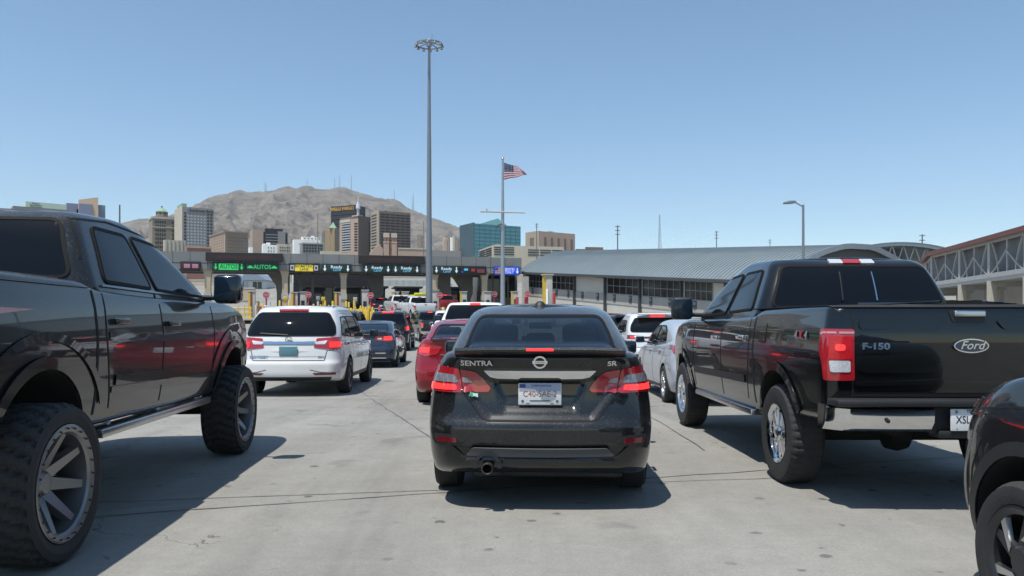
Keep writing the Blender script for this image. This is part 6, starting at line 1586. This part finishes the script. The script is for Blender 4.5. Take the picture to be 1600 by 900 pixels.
# street lamp over the hall
p = spot(1255, 45); r_ = empty('street_lamp', (p.x, p.y, -.1), 0, 'single arm street lamp rising behind the gleaming black pickup', 'street lamp'); H_ = EYE+(HY-320)/F*45+.1
MB().tube((0, 0, 0), (0, 0, H_), .10, .065, 12).build('pole', PGRY, r_, sm=40); MB().tube((0, 0, H_-.12), (-.47, 0, H_+.15), .04, .035, 10).build('arm', PGRY, r_, sm=40)
mb = MB(); mb.prism([(-.45, H_+.22), (-.47, H_+.10), (-.72, H_+.06), (-1.1, H_+.05), (-1.1, H_+.14), (-.8, H_+.22)], -.17, .17); mb.build('lamp_head', PGRY, r_, bevel=.02)
# distant utility poles and masts
def upole(px, top, Y, w_, label, arms=0, base=480, grp=None, lattice=False):
    a = at(px, base, Y); t = at(px, top, Y); r_ = empty('utility_pole', a, 0, label, 'pole', grp); h = t.z-a.z
    if lattice:
        mb = MB(); hw = w_
        for sx, sy in ((-1, -1), (1, -1), (0, 1)): mb.tube((sx*hw, sy*hw, 0), (sx*hw*.1, sy*hw*.1, h), .12*hw+.03, .05, 6)
        mb.build('legs', STLG, r_)
        mb = MB(); n = 22
        for i in range(n):
            z0, z1 = h*i/n, h*(i+1)/n; k0_, k1_ = 1-.9*i/n, 1-.9*(i+1)/n
            mb.tube((-hw*k0_, -hw*k0_, z0), (hw*k1_, -hw*k1_, z1), .04, n=5); mb.tube((hw*k0_, -hw*k0_, z0), (0, hw*k1_, z1), .04, n=5)
        mb.build('bracing', STLG, r_)
    else:
        MB().tube((0, 0, 0), (0, 0, h), w_, w_*.7, 8).build('shaft', mat('far_pole', (.12, .125, .13), .7), r_)
        for i in range(arms): MB().box(-w_*3.2, w_*3.2, -.08, .08, h-w_*2-i*w_*5, h-w_*1.2-i*w_*5).build('crossarm', mat('far_pole', (.12, .125, .13), .7), r_)
upole(187, 320, 150, .20, 'plain grey pole left of the old hotel', 0); upole(838.5, 349, 200, .14, 'slim pole before the sandy court block', 2)
upole(965, 352, 200, .20, 'pole with short crossarms above the left part of the hall roof', 3); upole(1030.5, 335, 300, 1.3, 'slender lattice radio mast behind the hall roof', lattice=True)
upole(1119.5, 361, 220, .17, 'pole behind the middle of the hall roof', 3); upole(1203, 374, 240, .15, 'short pole left of the street lamp behind the hall', 2); upole(1441, 366, 140, .16, 'short pole with a small antenna beside the arched truss', 2)
upole(496.5, 333, 260, .16, 'thin pole before the white terraced building', 0); upole(662, 345, 300, .16, 'thin pole just left of the tall mast', 0); upole(383, 377, 200, .12, 'thin dark pole before the beige square office', 1); upole(450, 380, 200, .12, 'thin dark pole right of the cream flat roofed building', 0); upole(469, 380, 200, .12, 'thin dark pole before the low grey office', 1)
# ------------------------------------------------------------------ the queue of vehicles
def g3(x, y, dy=2.0):
    """ground point and pitch under a vehicle whose rear end is at x, y"""
    return (x, y, GZ(y+1.0)), math.atan2(GZ(y+4)-GZ(y+1), 3)
def put(root, x, y, yaw):
    (a, b, z), p = g3(x, y); root.location = (a, b, z); root.rotation_euler = (p*math.cos(R(yaw)), 0, -R(yaw)); return root
put(black_saloon((0, 0, 0), 0), .193, 5.50, 2.1)
put(black_pickup((0, 0, 0), 0), 3.20, 5.43, 0)
put(lifted_pickup((0, 0, 0), 0), -3.50, 3.13, -3.7)
put(white_minivan((0, 0, 0), 0), -4.17, 14.75, -2.6)
put(other_saloon((0, 0, 0), 0, paint('blue_grey', '#2b3648', dust=.15), 'dark blue grey saloon stopped just ahead of the white minivan', 'blue'), -4.47, 24.2, -3.0)
put(other_saloon((0, 0, 0), 0, paint('deep_red', '#861020', dust=.18), 'deep red saloon half hidden behind the dusty black saloon', 'red'), -.72, 12.9, 0)
put(other_saloon((0, 0, 0), 0, paint('silver', '#a9afb6', dust=.15), 'silver saloon between the white sport utility and the gleaming black pickup', 'silver'), 3.52, 12.8, 1.0)
put(edge_crossover((0, 0, 0), 0), 3.05, -.30, 0)
if not TEST:
    put(utility((0, 0, 0), 0, paint('black_suv', '#101216', dust=.12), 'tall black sport utility vehicle ahead of the blue grey saloon', 'full'), -5.95, 37.8, -3)
    put(utility((0, 0, 0), 0, paint('dark_grey_suv', '#1d2024', dust=.12), 'charcoal sport utility vehicle peeking above the white minivan roof', 'full'), -8.35, 38.5, -3)
    put(utility((0, 0, 0), 0, paint('white_suv', '#d9dadb', dust=.08), 'white compact sport utility with dark lamp band across its tail', 'compact'), 4.1, 21.9, 0)
    put(utility((0, 0, 0), 0, paint('white_suv2', '#d2d3d4', dust=.1), 'white tall wagon half hidden ahead of the deep red saloon', 'full'), -2.45, 33, -2)
    put(utility((0, 0, 0), 0, paint('black_hatch', '#0f1113', dust=.12), 'black car ahead of the white compact sport utility', 'compact'), 4.35, 28.6, -1)
    put(plain_pickup((0, 0, 0), 0, paint('white_truck', '#dcdddd', dust=.08), 'large white pickup mostly hidden behind the roof of the dusty black saloon'), -.95, 19.2, -1)
    put(plain_pickup((0, 0, 0), 0, paint('gunmetal', '#22272e', dust=.15), 'gunmetal grey pickup beyond the red saloon, turning left', hw=.95, sc_=.92), -4.5, 47, -17)
    put(plain_pickup((0, 0, 0), 0, paint('white_truck_b', '#d6d7d7', dust=.08), 'white pickup with amber bar light behind it, nearest the tall mast', lit=False), -7.05, 65, -22)
    put(plain_pickup((0, 0, 0), 0, paint('white_truck_c', '#cfd0d0', dust=.12), 'white pickup left of the other white pickup before the booths', lit=False), -9.2, 69, -20)
    put(plain_pickup((0, 0, 0), 0, paint('red_truck', '#8e1a20', dust=.12), 'bright red pickup entering the inspection lane right of the mast'), -6.0, 75, -14)
    put(plain_pickup((0, 0, 0), 0, paint('rust_truck', '#4a1f17', dust=.25), 'rust brown pickup crossing before the long grey hall', lit=False, hw=.93, sc_=.9), 7.6, 44.0, -52)
    put(utility((0, 0, 0), 0, paint('black_lane', '#101113', dust=.1), 'black car with red lamps waiting inside the dark inspection lane', 'compact'), -13.2, 80, -14)
# ------------------------------------------------------------------ camera, sun, sky
cam = bpy.data.cameras.new('camera'); co = bpy.data.objects.new('camera', cam); COL.objects.link(co)
co.location = (0, 0, EYE); co.rotation_euler = (R(90), 0, 0)
cam.lens = F/1600*36; cam.sensor_width = 36; cam.shift_y = (HY-450)/1600
cam.clip_start = .1; cam.clip_end = 20000
sc.camera = co
SUN = Vector((-.25, -.32, 1.0)).normalized()
el = math.asin(SUN.z)
sl = bpy.data.lights.new('sun', 'SUN'); sl.energy = 4.0; sl.angle = R(.53); sl.color = (1, .965, .915)
so = bpy.data.objects.new('sun', sl); COL.objects.link(so); so.rotation_euler = SUN.to_track_quat('Z', 'Y').to_euler(); so.location = (-10, -10, 40)
w = bpy.data.worlds.new('World'); sc.world = w; w.use_nodes = True
nt = w.node_tree; bg = nt.nodes['Background']; sk = nt.nodes.new('ShaderNodeTexSky'); sk.sky_type = 'NISHITA'; sk.sun_disc = False
sk.sun_elevation = el; sk.sun_rotation = math.atan2(SUN.x, SUN.y); sk.air_density = 1.0; sk.dust_density = 0.55; sk.ozone_density = 1.0; sk.altitude = 1100
hs = nt.nodes.new('ShaderNodeHueSaturation'); hs.inputs['Saturation'].default_value = 1.08; hs.inputs['Hue'].default_value = .492; nt.links.new(sk.outputs['Color'], hs.inputs['Color']); nt.links.new(hs.outputs['Color'], bg.inputs['Color']); bg.inputs['Strength'].default_value = .125
sc.view_settings.view_transform = 'Standard'; sc.view_settings.look = 'None'; sc.view_settings.gamma = 1; sc.view_settings.exposure = 0.38
sc.view_settings.use_curve_mapping = False
sc.cycles.max_bounces = 6; sc.cycles.diffuse_bounces = 3; sc.cycles.glossy_bounces = 4
sc.cycles.caustics_reflective = False; sc.cycles.caustics_refractive = False

# ------------------------------------------------------------------ air
hz_ = bpy.data.materials.new('pale_haze'); hz_.use_nodes = True; n_ = hz_.node_tree; n_.nodes.clear()
o_ = n_.nodes.new('ShaderNodeOutputMaterial'); pv = n_.nodes.new('ShaderNodeVolumePrincipled'); pv.inputs['Color'].default_value = (.84, .91, .97, 1); pv.inputs['Density'].default_value = .00008; pv.inputs['Anisotropy'].default_value = .2
n_.links.new(pv.outputs['Volume'], o_.inputs['Volume'])
tag(MB().box(-4500, 4500, -200, 4400, -30, 720).build('haze', hz_), kind='stuff')
sc.cycles.volume_bounces = 0
